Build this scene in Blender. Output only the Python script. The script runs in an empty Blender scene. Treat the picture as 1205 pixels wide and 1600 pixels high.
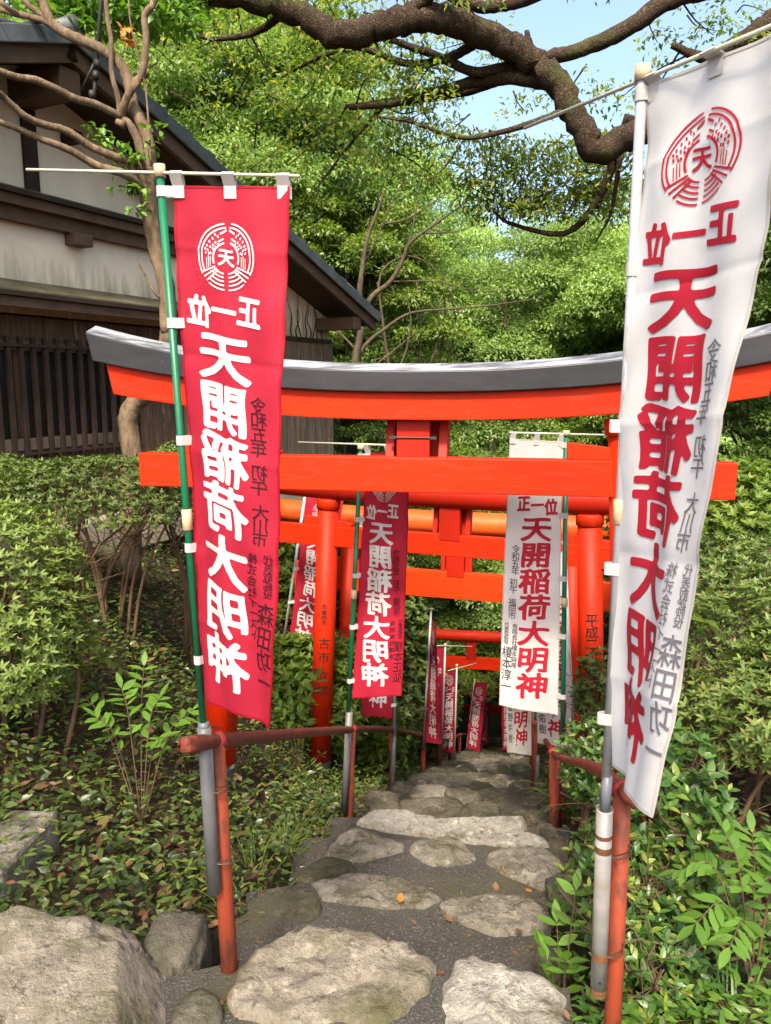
import bpy, bmesh, math, random
import numpy as np
from mathutils import Vector, Matrix, noise as mnoise

# ------------------------------------------------------------------ camera
SC = bpy.context.scene
COL = SC.collection
EYE = 1.55
PITCH = math.radians(9.5)
cam_data = bpy.data.cameras.new('camera')
cam = bpy.data.objects.new('camera', cam_data); COL.objects.link(cam)
cam_data.sensor_fit = 'VERTICAL'; cam_data.sensor_height = 24.0; cam_data.lens = 18.0
cam_data.clip_start = 0.05; cam_data.clip_end = 600
cam.location = (0, 0, EYE)
cam.rotation_euler = (math.pi/2 - PITCH, 0, 0)
SC.camera = cam

# ------------------------------------------------------------------ sky, sun, exposure
SUN_EL, SUN_AZ = math.radians(50), math.radians(189)     # azimuth clockwise from +Y: behind the camera, to its left
world = bpy.data.worlds.new('World'); SC.world = world
world.use_nodes = True
wn = world.node_tree.nodes; wl = world.node_tree.links
wn.clear()
w_out = wn.new('ShaderNodeOutputWorld'); w_bg = wn.new('ShaderNodeBackground'); w_sky = wn.new('ShaderNodeTexSky')
w_sky.sky_type = 'NISHITA'; w_sky.sun_disc = False
w_sky.sun_elevation = SUN_EL; w_sky.sun_rotation = SUN_AZ
w_sky.air_density = 1.0; w_sky.dust_density = 6.0; w_sky.ozone_density = 4.0
w_bg.inputs['Strength'].default_value = 0.15
wl.new(w_sky.outputs[0], w_bg.inputs[0]); wl.new(w_bg.outputs[0], w_out.inputs[0])
sun_data = bpy.data.lights.new('sun', 'SUN'); sun_data.energy = 3.4; sun_data.angle = math.radians(8)
sun_data.color = (1.0, 0.92, 0.80)
sun = bpy.data.objects.new('sun', sun_data); COL.objects.link(sun)
sd = Vector((math.sin(SUN_AZ)*math.cos(SUN_EL), math.cos(SUN_AZ)*math.cos(SUN_EL), math.sin(SUN_EL)))
sun.rotation_euler = sd.to_track_quat('Z', 'Y').to_euler()
sun.location = (0, -5, 30)
SC.view_settings.view_transform = 'Standard'; SC.view_settings.look = 'None'
SC.view_settings.gamma = 1.0; SC.view_settings.use_curve_mapping = False
SC.view_settings.exposure = 1.75
SC.view_settings.use_white_balance = True; SC.view_settings.white_balance_temperature = 7100   # set for open shade
SC.cycles.max_bounces = 10; SC.cycles.transmission_bounces = 4; SC.cycles.transparent_max_bounces = 4
SC.cycles.diffuse_bounces = 6; SC.cycles.glossy_bounces = 3
SC.cycles.sample_clamp_indirect = 6.0

# ------------------------------------------------------------------ helpers
F = 1200.0; CPI, SPI = math.cos(PITCH), math.sin(PITCH)
def ray(u, v):
    s = (800.0 - v)/F
    return np.array([(u - 602.5)/F, CPI + s*SPI, -SPI + s*CPI])
def at(u, v, d):                         # the point of the place seen at (u, v) of the photo, d metres ahead
    r = ray(u, v); k = d/r[1]
    return np.array([r[0]*k, d, EYE + r[2]*k])
def on_z(u, v, z):
    r = ray(u, v); k = (z - EYE)/r[2]
    return np.array([r[0]*k, r[1]*k, z])
def smooth(a, b, x):
    t = np.clip((x - a)/(b - a), 0, 1); return t*t*(3 - 2*t)
RNG = np.random.default_rng(7)

def wloc(o):
    v = Vector((0, 0, 0))
    while o is not None:
        v = v + o.location; o = o.parent
    return np.array(v)
def mesh_from(name, V, faces, mat=None, smooth_=False):
    me = bpy.data.meshes.new(name)
    V = np.asarray(V, dtype=np.float64)
    if isinstance(faces, np.ndarray):
        n, k = faces.shape
        me.vertices.add(len(V)); me.vertices.foreach_set('co', V.ravel())
        me.loops.add(n*k); me.loops.foreach_set('vertex_index', faces.ravel().astype(np.int32))
        me.polygons.add(n); me.polygons.foreach_set('loop_start', (np.arange(n)*k).astype(np.int32))
        me.update(calc_edges=True)
    else:
        me.from_pydata([tuple(p) for p in V], [], faces)
    if mat is not None: me.materials.append(mat)
    if smooth_: me.polygons.foreach_set('use_smooth', np.ones(len(me.polygons), dtype=bool))
    me.update()
    return me
def O(name, V, faces, mat, parent=None, smooth_=False):
    V = np.asarray(V, dtype=float)
    if parent is not None: V = V - wloc(parent)
    me = mesh_from(name, V, faces, mat, smooth_)
    o = bpy.data.objects.new(name, me); COL.objects.link(o)
    if parent is not None: o.parent = parent
    return o
def thing(name, label, cat, loc=(0, 0, 0), group=None):
    o = bpy.data.objects.new(name, None); COL.objects.link(o)
    o.location = loc; o.empty_display_size = 0.1
    o['label'] = label; o['category'] = cat
    if group: o['group'] = group
    return o
def tag(o, label, cat, group=None):
    o['label'] = label; o['category'] = cat
    if group: o['group'] = group
    return o
def structure(o): o['kind'] = 'structure'; return o
def stuff(o): o['kind'] = 'stuff'; return o
def copy_tree(o, parent=None):
    c = o.copy(); COL.objects.link(c); c.parent = parent
    for ch in list(o.children): copy_tree(ch, c)
    return c

class MB:                                # collects verts and faces
    def __init__(s): s.V = []; s.F = []
    def add(s, V, Fs):
        n = len(s.V); s.V.extend([tuple(p) for p in V]); s.F.extend([tuple(i + n for i in f) for f in Fs]); return s
    def build(s, name, mat, parent=None, smooth_=False, bevel=0.0, auto=None):
        o = O(name, s.V, s.F, mat, parent, smooth_)
        if bevel > 0:
            m = o.modifiers.new('bevel', 'BEVEL'); m.width = bevel; m.segments = 2; m.limit_method = 'ANGLE'
        return o
BOXF = [(0,3,2,1),(4,5,6,7),(0,1,5,4),(1,2,6,5),(2,3,7,6),(3,0,4,7)]
def obox(c, ax, ay, az):                 # oriented box from centre and three half-axes
    c, ax, ay, az = map(np.asarray, (c, ax, ay, az))
    V = [c - ax - ay - az, c + ax - ay - az, c + ax + ay - az, c - ax + ay - az,
         c - ax - ay + az, c + ax - ay + az, c + ax + ay + az, c - ax + ay + az]
    return V, BOXF
def box(x0, x1, y0, y1, z0, z1):
    return obox(((x0+x1)/2, (y0+y1)/2, (z0+z1)/2), ((x1-x0)/2, 0, 0), (0, (y1-y0)/2, 0), (0, 0, (z1-z0)/2))
def tube(pts, rad, n=10, caps=True, bump=0.0, seed=0):
    pts = np.asarray(pts, float); m = len(pts)
    rad = np.full(m, rad, float) if np.isscalar(rad) else np.asarray(rad, float)
    T = np.gradient(pts, axis=0); T /= np.linalg.norm(T, axis=1)[:, None] + 1e-9
    a = np.array([0, 0, 1.0]) if abs(T[0][2]) < 0.9 else np.array([1.0, 0, 0])
    N = np.cross(T[0], a); N /= np.linalg.norm(N)
    V = []
    th = np.arange(n)*2*math.pi/n
    rs = np.random.default_rng(seed)
    for i in range(m):
        N = N - T[i]*np.dot(N, T[i]); N /= np.linalg.norm(N) + 1e-9
        B = np.cross(T[i], N)
        r = rad[i]*(1 + bump*rs.normal(0, 1, n)) if bump else np.full(n, rad[i])
        V.append(pts[i] + (np.cos(th)*r)[:, None]*N + (np.sin(th)*r)[:, None]*B)
    V = np.concatenate(V)
    Fs = []
    for i in range(m - 1):
        for j in range(n):
            k = (j + 1) % n
            Fs.append((i*n + j, i*n + k, (i+1)*n + k, (i+1)*n + j))
    if caps:
        Fs.append(tuple(range(n - 1, -1, -1))); Fs.append(tuple((m-1)*n + j for j in range(n)))
    return V, Fs
def spline(pts, per=6):                  # Catmull-Rom through points (any number of columns)
    P = np.asarray(pts, float)
    P = np.vstack([2*P[0] - P[1], P, 2*P[-1] - P[-2]])
    out = []
    for i in range(1, len(P) - 2):
        p0, p1, p2, p3 = P[i-1:i+3]
        for t in np.linspace(0, 1, per, endpoint=False):
            out.append(0.5*((2*p1) + (-p0 + p2)*t + (2*p0 - 5*p1 + 4*p2 - p3)*t*t + (-p0 + 3*p1 - 3*p2 + p3)*t**3))
    out.append(P[-2])
    return np.array(out)
def fbm(p, sc=1.0, oct_=4):
    return mnoise.fractal(Vector((p[0]*sc, p[1]*sc, p[2]*sc)), 1.0, 2.0, oct_)

# ------------------------------------------------------------------ materials
def new_mat(name):
    m = bpy.data.materials.new(name); m.use_nodes = True
    nt = m.node_tree; b = nt.nodes['Principled BSDF']
    return m, nt, b
def noise_mix(nt, c1, c2, scale, lo=0.35, hi=0.65, detail=6, rough=0.6, vec=None, dist=0.0):
    n = nt.nodes.new('ShaderNodeTexNoise'); n.inputs['Scale'].default_value = scale
    n.inputs['Detail'].default_value = detail; n.inputs['Roughness'].default_value = rough
    n.inputs['Distortion'].default_value = dist
    if vec is not None: nt.links.new(vec, n.inputs['Vector'])
    r = nt.nodes.new('ShaderNodeMapRange'); r.inputs['From Min'].default_value = lo; r.inputs['From Max'].default_value = hi
    nt.links.new(n.outputs[0], r.inputs[0])
    x = nt.nodes.new('ShaderNodeMix'); x.data_type = 'RGBA'
    nt.links.new(r.outputs[0], x.inputs['Factor'])
    for k, c in ((6, c1), (7, c2)):
        if isinstance(c, tuple): x.inputs[k].default_value = (*c, 1)
        else: nt.links.new(c, x.inputs[k])
    return x.outputs[2], n.outputs[0], r.outputs[0]
def objcoord(nt, scale=(1, 1, 1)):
    tc = nt.nodes.new('ShaderNodeTexCoord'); mp = nt.nodes.new('ShaderNodeMapping')
    mp.inputs['Scale'].default_value = scale
    nt.links.new(tc.outputs['Object'], mp.inputs[0]); return mp.outputs[0]
def bump(nt, b, h, strength, dist=0.02):
    n = nt.nodes.new('ShaderNodeBump'); n.inputs['Strength'].default_value = strength; n.inputs['Distance'].default_value = dist
    nt.links.new(h, n.inputs['Height']); nt.links.new(n.outputs[0], b.inputs['Normal'])
def pmat(name, c1, c2, scale=4, rough=0.6, bmp=0.0, bscale=None, spec=0.4, lo=0.35, hi=0.65, stretch=(1, 1, 1), c3=None, s3=30, lo3=0.6, hi3=0.7, bdist=0.01, metal=0.0):
    m, nt, b = new_mat(name)
    vec = objcoord(nt, stretch)
    col, n, _ = noise_mix(nt, c1, c2, scale, lo, hi, vec=vec)
    if c3 is not None: col, _, _ = noise_mix(nt, col, c3, s3, lo3, hi3, vec=vec)
    nt.links.new(col, b.inputs['Base Color'])
    b.inputs['Roughness'].default_value = rough; b.inputs['Specular IOR Level'].default_value = spec
    b.inputs['Metallic'].default_value = metal
    if bmp:
        n2 = nt.nodes.new('ShaderNodeTexNoise'); n2.inputs['Scale'].default_value = bscale or scale*4
        n2.inputs['Detail'].default_value = 8; nt.links.new(vec, n2.inputs['Vector'])
        bump(nt, b, n2.outputs[0], bmp, bdist)
    return m
def leaf_mat(name, cols, trans=0.35, rough=0.45, spec=0.35, ttint=(1.25, 1.35, 0.55)):
    m, nt, b = new_mat(name)
    g = nt.nodes.new('ShaderNodeNewGeometry')
    r = nt.nodes.new('ShaderNodeValToRGB'); e = r.color_ramp.elements
    while len(e) < len(cols): e.new(0.5)
    for i, (p, c) in enumerate(cols): e[i].position = p; e[i].color = (*c, 1)
    nt.links.new(g.outputs['Random Per Island'], r.inputs[0])
    oi = nt.nodes.new('ShaderNodeObjectInfo')
    hs = nt.nodes.new('ShaderNodeHueSaturation')
    mr = nt.nodes.new('ShaderNodeMapRange'); mr.inputs['To Min'].default_value = 0.8; mr.inputs['To Max'].default_value = 1.2
    nt.links.new(oi.outputs['Random'], mr.inputs[0]); nt.links.new(mr.outputs[0], hs.inputs['Value'])
    nt.links.new(r.outputs[0], hs.inputs['Color'])
    nt.links.new(hs.outputs[0], b.inputs['Base Color'])
    b.inputs['Roughness'].default_value = rough; b.inputs['Specular IOR Level'].default_value = spec
    t = nt.nodes.new('ShaderNodeBsdfTranslucent')
    mul = nt.nodes.new('ShaderNodeMix'); mul.data_type = 'RGBA'; mul.blend_type = 'MULTIPLY'; mul.inputs['Factor'].default_value = 1.0
    nt.links.new(hs.outputs[0], mul.inputs[6]); mul.inputs[7].default_value = (*ttint, 1)
    nt.links.new(mul.outputs[2], t.inputs[0])
    mx = nt.nodes.new('ShaderNodeMixShader'); mx.inputs[0].default_value = trans
    nt.links.new(b.outputs[0], mx.inputs[1]); nt.links.new(t.outputs[0], mx.inputs[2])
    nt.links.new(mx.outputs[0], nt.nodes['Material Output'].inputs[0])
    return m
def cloth_mat(name, c, trans=0.3, weave=900):
    m, nt, b = new_mat(name)
    vec = objcoord(nt)
    col, n, _ = noise_mix(nt, c, tuple(x*0.86 for x in c), 5, vec=vec)
    nt.links.new(col, b.inputs['Base Color']); b.inputs['Roughness'].default_value = 0.55
    b.inputs['Specular IOR Level'].default_value = 0.2
    t = nt.nodes.new('ShaderNodeBsdfTranslucent'); nt.links.new(col, t.inputs[0])
    mx = nt.nodes.new('ShaderNodeMixShader'); mx.inputs[0].default_value = trans
    nt.links.new(b.outputs[0], mx.inputs[1]); nt.links.new(t.outputs[0], mx.inputs[2])
    nt.links.new(mx.outputs[0], nt.nodes['Material Output'].inputs[0])
    return m

M = {}
M['torii_red'] = pmat('torii_red', (0.53, 0.0205, 0.002), (0.41, 0.017, 0.003), 1.6, 0.55, 0.16, 30, 0.15, c3=(0.26, 0.030, 0.014), s3=6, lo3=0.50, hi3=0.80, stretch=(.5, 5, 5))
M['torii_post'] = pmat('torii_post', (0.52, 0.0195, 0.002), (0.39, 0.016, 0.003), 1.6, 0.5, 0.16, 30, 0.18, c3=(0.20, 0.024, 0.012), s3=5, lo3=0.50, hi3=0.80, stretch=(6, 6, .5))
M['torii_red_deep_shaded'] = pmat('torii_red_deep_shaded', (0.34, 0.012, 0.004), (0.27, 0.011, 0.005), 2.2, 0.5, 0.04, 25, 0.18, c3=(0.30, 0.02, 0.012), s3=9, lo3=0.6, hi3=0.85)  # darkened red: lintel shade put into struts and plaques; also the second log
M['torii_vermilion'] = pmat('torii_vermilion', (0.52, 0.040, 0.004), (0.42, 0.028, 0.004), 1.6, 0.55, 0.16, 30, 0.15, c3=(0.30, 0.03, 0.012), s3=6, lo3=0.52, hi3=0.80, stretch=(.5, 5, 5))
M['torii_orange_sunlit'] = pmat('torii_orange_sunlit', (0.58, 0.082, 0.012), (0.50, 0.055, 0.010), 3, 0.5, 0.1, 25, 0.25, c3=(0.40, 0.04, 0.014), s3=6, lo3=0.6, hi3=0.8)  # orange paint with its sunlit lightness put into the colour
M['kasagi_black'] = pmat('kasagi_black', (0.024, 0.024, 0.028), (0.016, 0.016, 0.019), 5, 0.45, 0.05, 40, 0.35, c3=(0.4, 0.4, 0.4), s3=14, lo3=0.70, hi3=0.74, stretch=(1, 1, 3))
M['kasagi_top'] = pmat('kasagi_top', (0.26, 0.27, 0.30), (0.08, 0.08, 0.09), 6, 0.3, 0.1, 40, 0.5, stretch=(0.6, 3, 3), lo=0.45, hi=0.6)  # scuffed streaks, with the white glint of the top put into the colour
M['black_base'] = pmat('black_base', (0.012, 0.012, 0.013), (0.03, 0.028, 0.026), 6, 0.6, 0.1)
M['rail_red'] = pmat('rail_red', (0.19, 0.036, 0.020), (0.11, 0.032, 0.020), 9, 0.6, 0.4, 70, 0.25, c3=(0.055, 0.026, 0.017), s3=24, lo3=0.50, hi3=0.66, bdist=0.004)
M['rail_bright'] = pmat('rail_bright', (0.27, 0.042, 0.016), (0.16, 0.036, 0.019), 7, 0.6, 0.35, 70, 0.25, c3=(0.075, 0.028, 0.017), s3=18, lo3=0.50, hi3=0.66, stretch=(1, 1, .4), bdist=0.004)
M['tape_red'] = pmat('tape_red', (0.36, 0.03, 0.03), (0.27, 0.04, 0.03), 30, 0.5)
M['pipe_grey'] = pmat('pipe_grey', (0.14, 0.14, 0.145), (0.10, 0.10, 0.10), 8, 0.45, 0.05, c3=(0.12, 0.09, 0.07), s3=9, lo3=0.6, hi3=0.75)
M['pipe_dark'] = pmat('pipe_dark', (0.13, 0.135, 0.16), (0.10, 0.105, 0.12), 8, 0.4)
M['pipe_pale'] = pmat('pipe_pale', (0.27, 0.26, 0.245), (0.18, 0.17, 0.155), 7, 0.4, 0.05, c3=(0.22, 0.13, 0.07), s3=7, lo3=0.62, hi3=0.72, stretch=(1, 1, 1.6))
M['rust'] = pmat('rust', (0.17, 0.075, 0.032), (0.09, 0.045, 0.025), 30, 0.85, 0.4, 90, 0.1)
M['wire'] = pmat('wire', (0.10, 0.055, 0.035), (0.05, 0.04, 0.035), 40, 0.5, metal=0.6)
M['green_pole'] = pmat('green_pole', (0.0, 0.135, 0.058), (0.0, 0.115, 0.05), 8, 0.35, spec=0.5)
M['white_pole'] = pmat('white_pole', (0.34, 0.34, 0.37), (0.28, 0.28, 0.30), 8, 0.35, spec=0.5)
M['bar'] = pmat('bar', (0.46, 0.47, 0.37), (0.40, 0.41, 0.33), 8, 0.4)
M['beige'] = pmat('beige', (0.55, 0.42, 0.25), (0.48, 0.36, 0.22), 20, 0.5, 0.2, 120)
M['tab'] = cloth_mat('tab', (0.55, 0.53, 0.52), 0.2)
M['cloth_red'] = cloth_mat('cloth_red', (0.48, 0.0235, 0.051), 0.40)
M['cloth_white'] = cloth_mat('cloth_white', (0.75, 0.73, 0.715), 0.34)
M['ink_white'] = cloth_mat('ink_white', (0.60, 0.585, 0.585), 0.15)
M['ink_red'] = cloth_mat('ink_red', (0.45, 0.018, 0.038), 0.15)
M['ink_black'] = cloth_mat('ink_black', (0.035, 0.03, 0.04), 0.05)
M['ink_grey'] = cloth_mat('ink_grey', (0.17, 0.165, 0.19), 0.1)
M['ink_maroon'] = cloth_mat('ink_maroon', (0.045, 0.006, 0.010), 0.05)
M['paint_black'] = pmat('paint_black', (0.015, 0.012, 0.012), (0.03, 0.015, 0.012), 40, 0.5)
def stone_mat(name, c1, c2, moss, mlo=0.52, mhi=0.68, sp=1.0):
    m, nt, b = new_mat(name)
    tc = nt.nodes.new('ShaderNodeTexCoord'); oi = nt.nodes.new('ShaderNodeObjectInfo')
    ad = nt.nodes.new('ShaderNodeVectorMath'); ad.operation = 'ADD'
    sc = nt.nodes.new('ShaderNodeVectorMath'); sc.operation = 'SCALE'; sc.inputs['Scale'].default_value = 17.0
    cb = nt.nodes.new('ShaderNodeCombineXYZ')
    for k in range(3): nt.links.new(oi.outputs['Random'], cb.inputs[k])
    nt.links.new(cb.outputs[0], sc.inputs[0]); nt.links.new(tc.outputs['Object'], ad.inputs[0]); nt.links.new(sc.outputs[0], ad.inputs[1])
    vec = ad.outputs[0]
    col, n0, _ = noise_mix(nt, c1, c2, 4, 0.35, 0.65, vec=vec, dist=0.6)
    col, n5, _ = noise_mix(nt, col, tuple(x*1.45 for x in c1), 11, 0.54, 0.66, detail=8, rough=.7, vec=vec, dist=.4)
    col, n4, _ = noise_mix(nt, col, tuple(x*0.42 for x in c2), 16, 0.53, 0.66, detail=9, rough=.75, vec=vec, dist=.5)
    col, n1, _ = noise_mix(nt, col, tuple(x*1.25 for x in c1), 70*sp, 0.55, 0.75, detail=6, vec=vec)
    col, n2, _ = noise_mix(nt, col, (0.05, 0.042, 0.034), 100*sp, 0.60, 0.80, detail=5, vec=vec)
    col, n3, _ = noise_mix(nt, col, moss, 3.2, mlo, mhi, detail=9, rough=0.7, vec=vec)
    nt.links.new(col, b.inputs['Base Color']); b.inputs['Roughness'].default_value = 0.9; b.inputs['Specular IOR Level'].default_value = 0.2
    hs = []
    for sc_, am in ((6, 1.2), (22, .5), (70, .10)):
        nn = nt.nodes.new('ShaderNodeTexNoise'); nn.inputs['Scale'].default_value = sc_; nn.inputs['Detail'].default_value = 8; nn.inputs['Roughness'].default_value = 0.65
        nt.links.new(vec, nn.inputs['Vector']); mm = nt.nodes.new('ShaderNodeMath'); mm.operation = 'MULTIPLY'; mm.inputs[1].default_value = am; nt.links.new(nn.outputs[0], mm.inputs[0]); hs.append(mm.outputs[0])
    a1 = nt.nodes.new('ShaderNodeMath'); a1.operation = 'ADD'; nt.links.new(hs[0], a1.inputs[0]); nt.links.new(hs[1], a1.inputs[1])
    a2 = nt.nodes.new('ShaderNodeMath'); a2.operation = 'ADD'; nt.links.new(a1.outputs[0], a2.inputs[0]); nt.links.new(hs[2], a2.inputs[1])
    bump(nt, b, a2.outputs[0], 1.0, 0.05)
    return m
M['stone'] = stone_mat('stone', (0.25, 0.225, 0.18), (0.15, 0.134, 0.106), (0.07, 0.066, 0.037), .48, .66)
M['stone_pale'] = stone_mat('stone_pale', (0.34, 0.32, 0.275), (0.22, 0.205, 0.172), (0.12, 0.11, 0.07), 0.55, 0.7)
M['stone_dark'] = stone_mat('stone_dark', (0.125, 0.113, 0.085), (0.08, 0.072, 0.052), (0.05, 0.05, 0.028), 0.45, 0.6)
M['stone_warm'] = stone_mat('stone_warm', (0.29, 0.252, 0.195), (0.175, 0.15, 0.117), (0.105, 0.095, 0.05), 0.46, 0.66)
def asphalt_mat():
    m, nt, b = new_mat('asphalt'); vec = objcoord(nt)
    col, n0, _ = noise_mix(nt, (0.070, 0.064, 0.055), (0.042, 0.039, 0.034), 3, vec=vec)
    col, n1, _ = noise_mix(nt, col, (0.20, 0.185, 0.16), 110, 0.56, 0.68, detail=4, vec=vec)
    col, n2, _ = noise_mix(nt, col, (0.018, 0.017, 0.016), 70, 0.56, 0.72, detail=6, vec=vec)
    col, n3, _ = noise_mix(nt, col, (0.075, 0.07, 0.036), 2.4, 0.48, 0.68, detail=8, vec=vec)
    nt.links.new(col, b.inputs['Base Color']); b.inputs['Roughness'].default_value = 0.75; b.inputs['Specular IOR Level'].default_value = 0.3
    bump(nt, b, n1, 1.0, 0.012)
    return m
M['asphalt'] = asphalt_mat()
def soil_mat():
    m, nt, b = new_mat('soil'); vec = objcoord(nt)
    col, n0, _ = noise_mix(nt, (0.060, 0.042, 0.026), (0.028, 0.021, 0.014), 6, vec=vec)
    col, n1, _ = noise_mix(nt, col, (0.13, 0.085, 0.045), 26, 0.56, 0.68, vec=vec)
    col, n2, _ = noise_mix(nt, col, (0.030, 0.038, 0.014), 3, 0.5, 0.62, vec=vec)
    nt.links.new(col, b.inputs['Base Color']); b.inputs['Roughness'].default_value = 0.95; b.inputs['Specular IOR Level'].default_value = 0.1
    bump(nt, b, n1, 1.0, 0.05)
    return m
M['soil'] = soil_mat()

# ------------------------------------------------------------------ lie of the land
def path_x(y):
    y = np.asarray(y, float)
    return np.where(y < 5, 0.05 + 0.14*(y - 2.1), 0.456 + 0.18*(y - 5))
def path_z(y):
    return np.interp(y, [-20, 2.0, 2.6, 5.07, 30, 40, 60, 120], [-0.42, -0.45, -0.62, -1.52, -13.2, -15.5, -17, -18])
def ground_z(x, y):
    x = np.asarray(x, float); y = np.asarray(y, float)
    l = x - path_x(y); zp = path_z(y)
    zl = np.interp(y, [-20, 0, 1.6, 2.4, 4, 8, 12.5, 17, 22, 32, 60, 120], [0.0, -0.2, -0.30, -0.2, -0.02, 0.08, 0.0, -2.2, -5, -9, -13, -14])
    zr = np.interp(y, [-20, 0, 2, 4, 8, 12, 20, 32, 60, 120], [-0.3, -0.3, -0.40, -0.62, -1.25, -2.4, -5.6, -10, -14, -15])
    wl = smooth(np.clip(.62 + (y - 4)*.15, .62, 1.1), np.clip(2.6 + (y - 4)*.3, 2.3, 3.7), -l); wr = smooth(0.62, 2.0, l)
    z = zp + (zl - zp)*wl + (zr - zp)*wr
    cliff = smooth(-1.35, -0.75, x)*(1 - smooth(2.3, 2.9, y))*smooth(1.0, 1.5, y)*(x < 0)
    z = z - 0.18*cliff
    inpath = 1 - np.where((l > 0) & (y < 3.2), smooth(0.46, 0.60, l), smooth(0.66, 0.86, np.abs(l)))
    z = z - 0.42*inpath*smooth(1.2, 1.8, y)
    bumps = 0.035*np.sin(x*5.1 + 1.7*np.sin(y*3.3)) + 0.03*np.sin(y*6.3 + 2*np.sin(x*2.9))
    return z + bumps*smooth(0.7, 1.2, np.abs(l))
def gz(x, y): return float(ground_z(x, y))
gx = np.unique(np.concatenate([np.linspace(-90, -6, 30), np.linspace(-6, 6, 161), np.linspace(6, 90, 30)]))
gy = np.unique(np.concatenate([np.linspace(-12, 0, 10), np.linspace(0, 10, 141), np.linspace(10, 34, 80), np.linspace(34, 200, 24)]))
XX, YY = np.meshgrid(gx, gy); ZZ = ground_z(XX, YY)
ZZ = ZZ + 0.012*RNG.normal(0, 1, ZZ.shape)*(np.abs(XX) < 6)
V = np.stack([XX.ravel(), YY.ravel(), ZZ.ravel()], 1)
nx, ny = len(gx), len(gy)
ii, jj = np.meshgrid(np.arange(nx - 1), np.arange(ny - 1)); q = (jj*nx + ii).ravel()
ground = structure(O('ground', V, np.stack([q, q + 1, q + nx + 1, q + nx], 1), M['soil'], None, True))

# ------------------------------------------------------------------ stone-edged asphalt steps
TZ = [-0.45, -0.78, -1.11, -1.44]
path = MB()
def tread(outline, z, depth=0.55):
    """outline: far edge points then near edge points (plan), top at z, with skirts"""
    n = len(outline); top = [(p[0], p[1], z + (p[2] if len(p) > 2 else 0)) for p in outline]; bot = [(p[0], p[1], z - depth) for p in outline]
    path.add(top + bot, [tuple(range(n))] + [(i, i + n, (i + 1) % n + n, (i + 1) % n) for i in range(n)])
def plan(uvs, z): return [tuple(on_z(u, v, z)[:2]) for u, v in uvs]
def strip(far, z, near_y, hw=0.84, hr=0.54):
    far = sorted(far, key=lambda p: p[0])
    xl = min(float(path_x(near_y)) - hw, far[0][0] - 0.1); xr = float(path_x(near_y)) + (hr if near_y < 2.5 else hw)
    far = [(float(path_x(far[0][1])) - hw, far[0][1])] + [p for p in far if abs(p[0] - float(path_x(p[1]))) < (hr if near_y < 2.5 else hw) - .03] + [(float(path_x(far[-1][1])) + (hr if near_y < 2.5 else hw), far[-1][1])]
    tread([(xl, near_y), (xr, near_y)] + far[::-1], z)
strip(plan([(330, 1530), (400, 1490), (520, 1470), (640, 1490), (760, 1520), (860, 1545)], TZ[0]), TZ[0] + 0.004, 0.6)
strip(plan([(440, 1395), (520, 1375), (650, 1390), (760, 1405), (840, 1425)], TZ[1]), TZ[1] + 0.004, 2.0)
strip(plan([(520, 1310), (620, 1312), (690, 1318), (800, 1332), (865, 1345)], TZ[2]), TZ[2] + 0.004, 2.75)
strip(plan([(560, 1278), (670, 1281), (840, 1294)], TZ[3]), TZ[3] + 0.004, 3.6)
STEP_Y = []; yy, zz = 5.25, TZ[3]
rs = np.random.default_rng(3)
yprev = 4.6
while yy < 30:
    t = 0.62 + 0.12*rs.random(); z0 = zz
    yy2 = yy + t; zz = float(np.interp(yy2, [5.07, 30], [-1.50, -13.15]))
    STEP_Y.append((yy, yy2, zz))
    hw = 0.95; ang = -0.16
    tread([(float(path_x(yy)) - hw, yy - .2 - ang*hw), (float(path_x(yy)) + hw, yy - .2 + ang*hw),
           (float(path_x(yy2)) + hw, yy2 - .1 + ang*hw), (float(path_x(yy2)) - hw, yy2 - .1 - ang*hw)], zz - 0.012)
    yy = yy2
path_o = structure(path.build('path', M['asphalt']))

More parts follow.
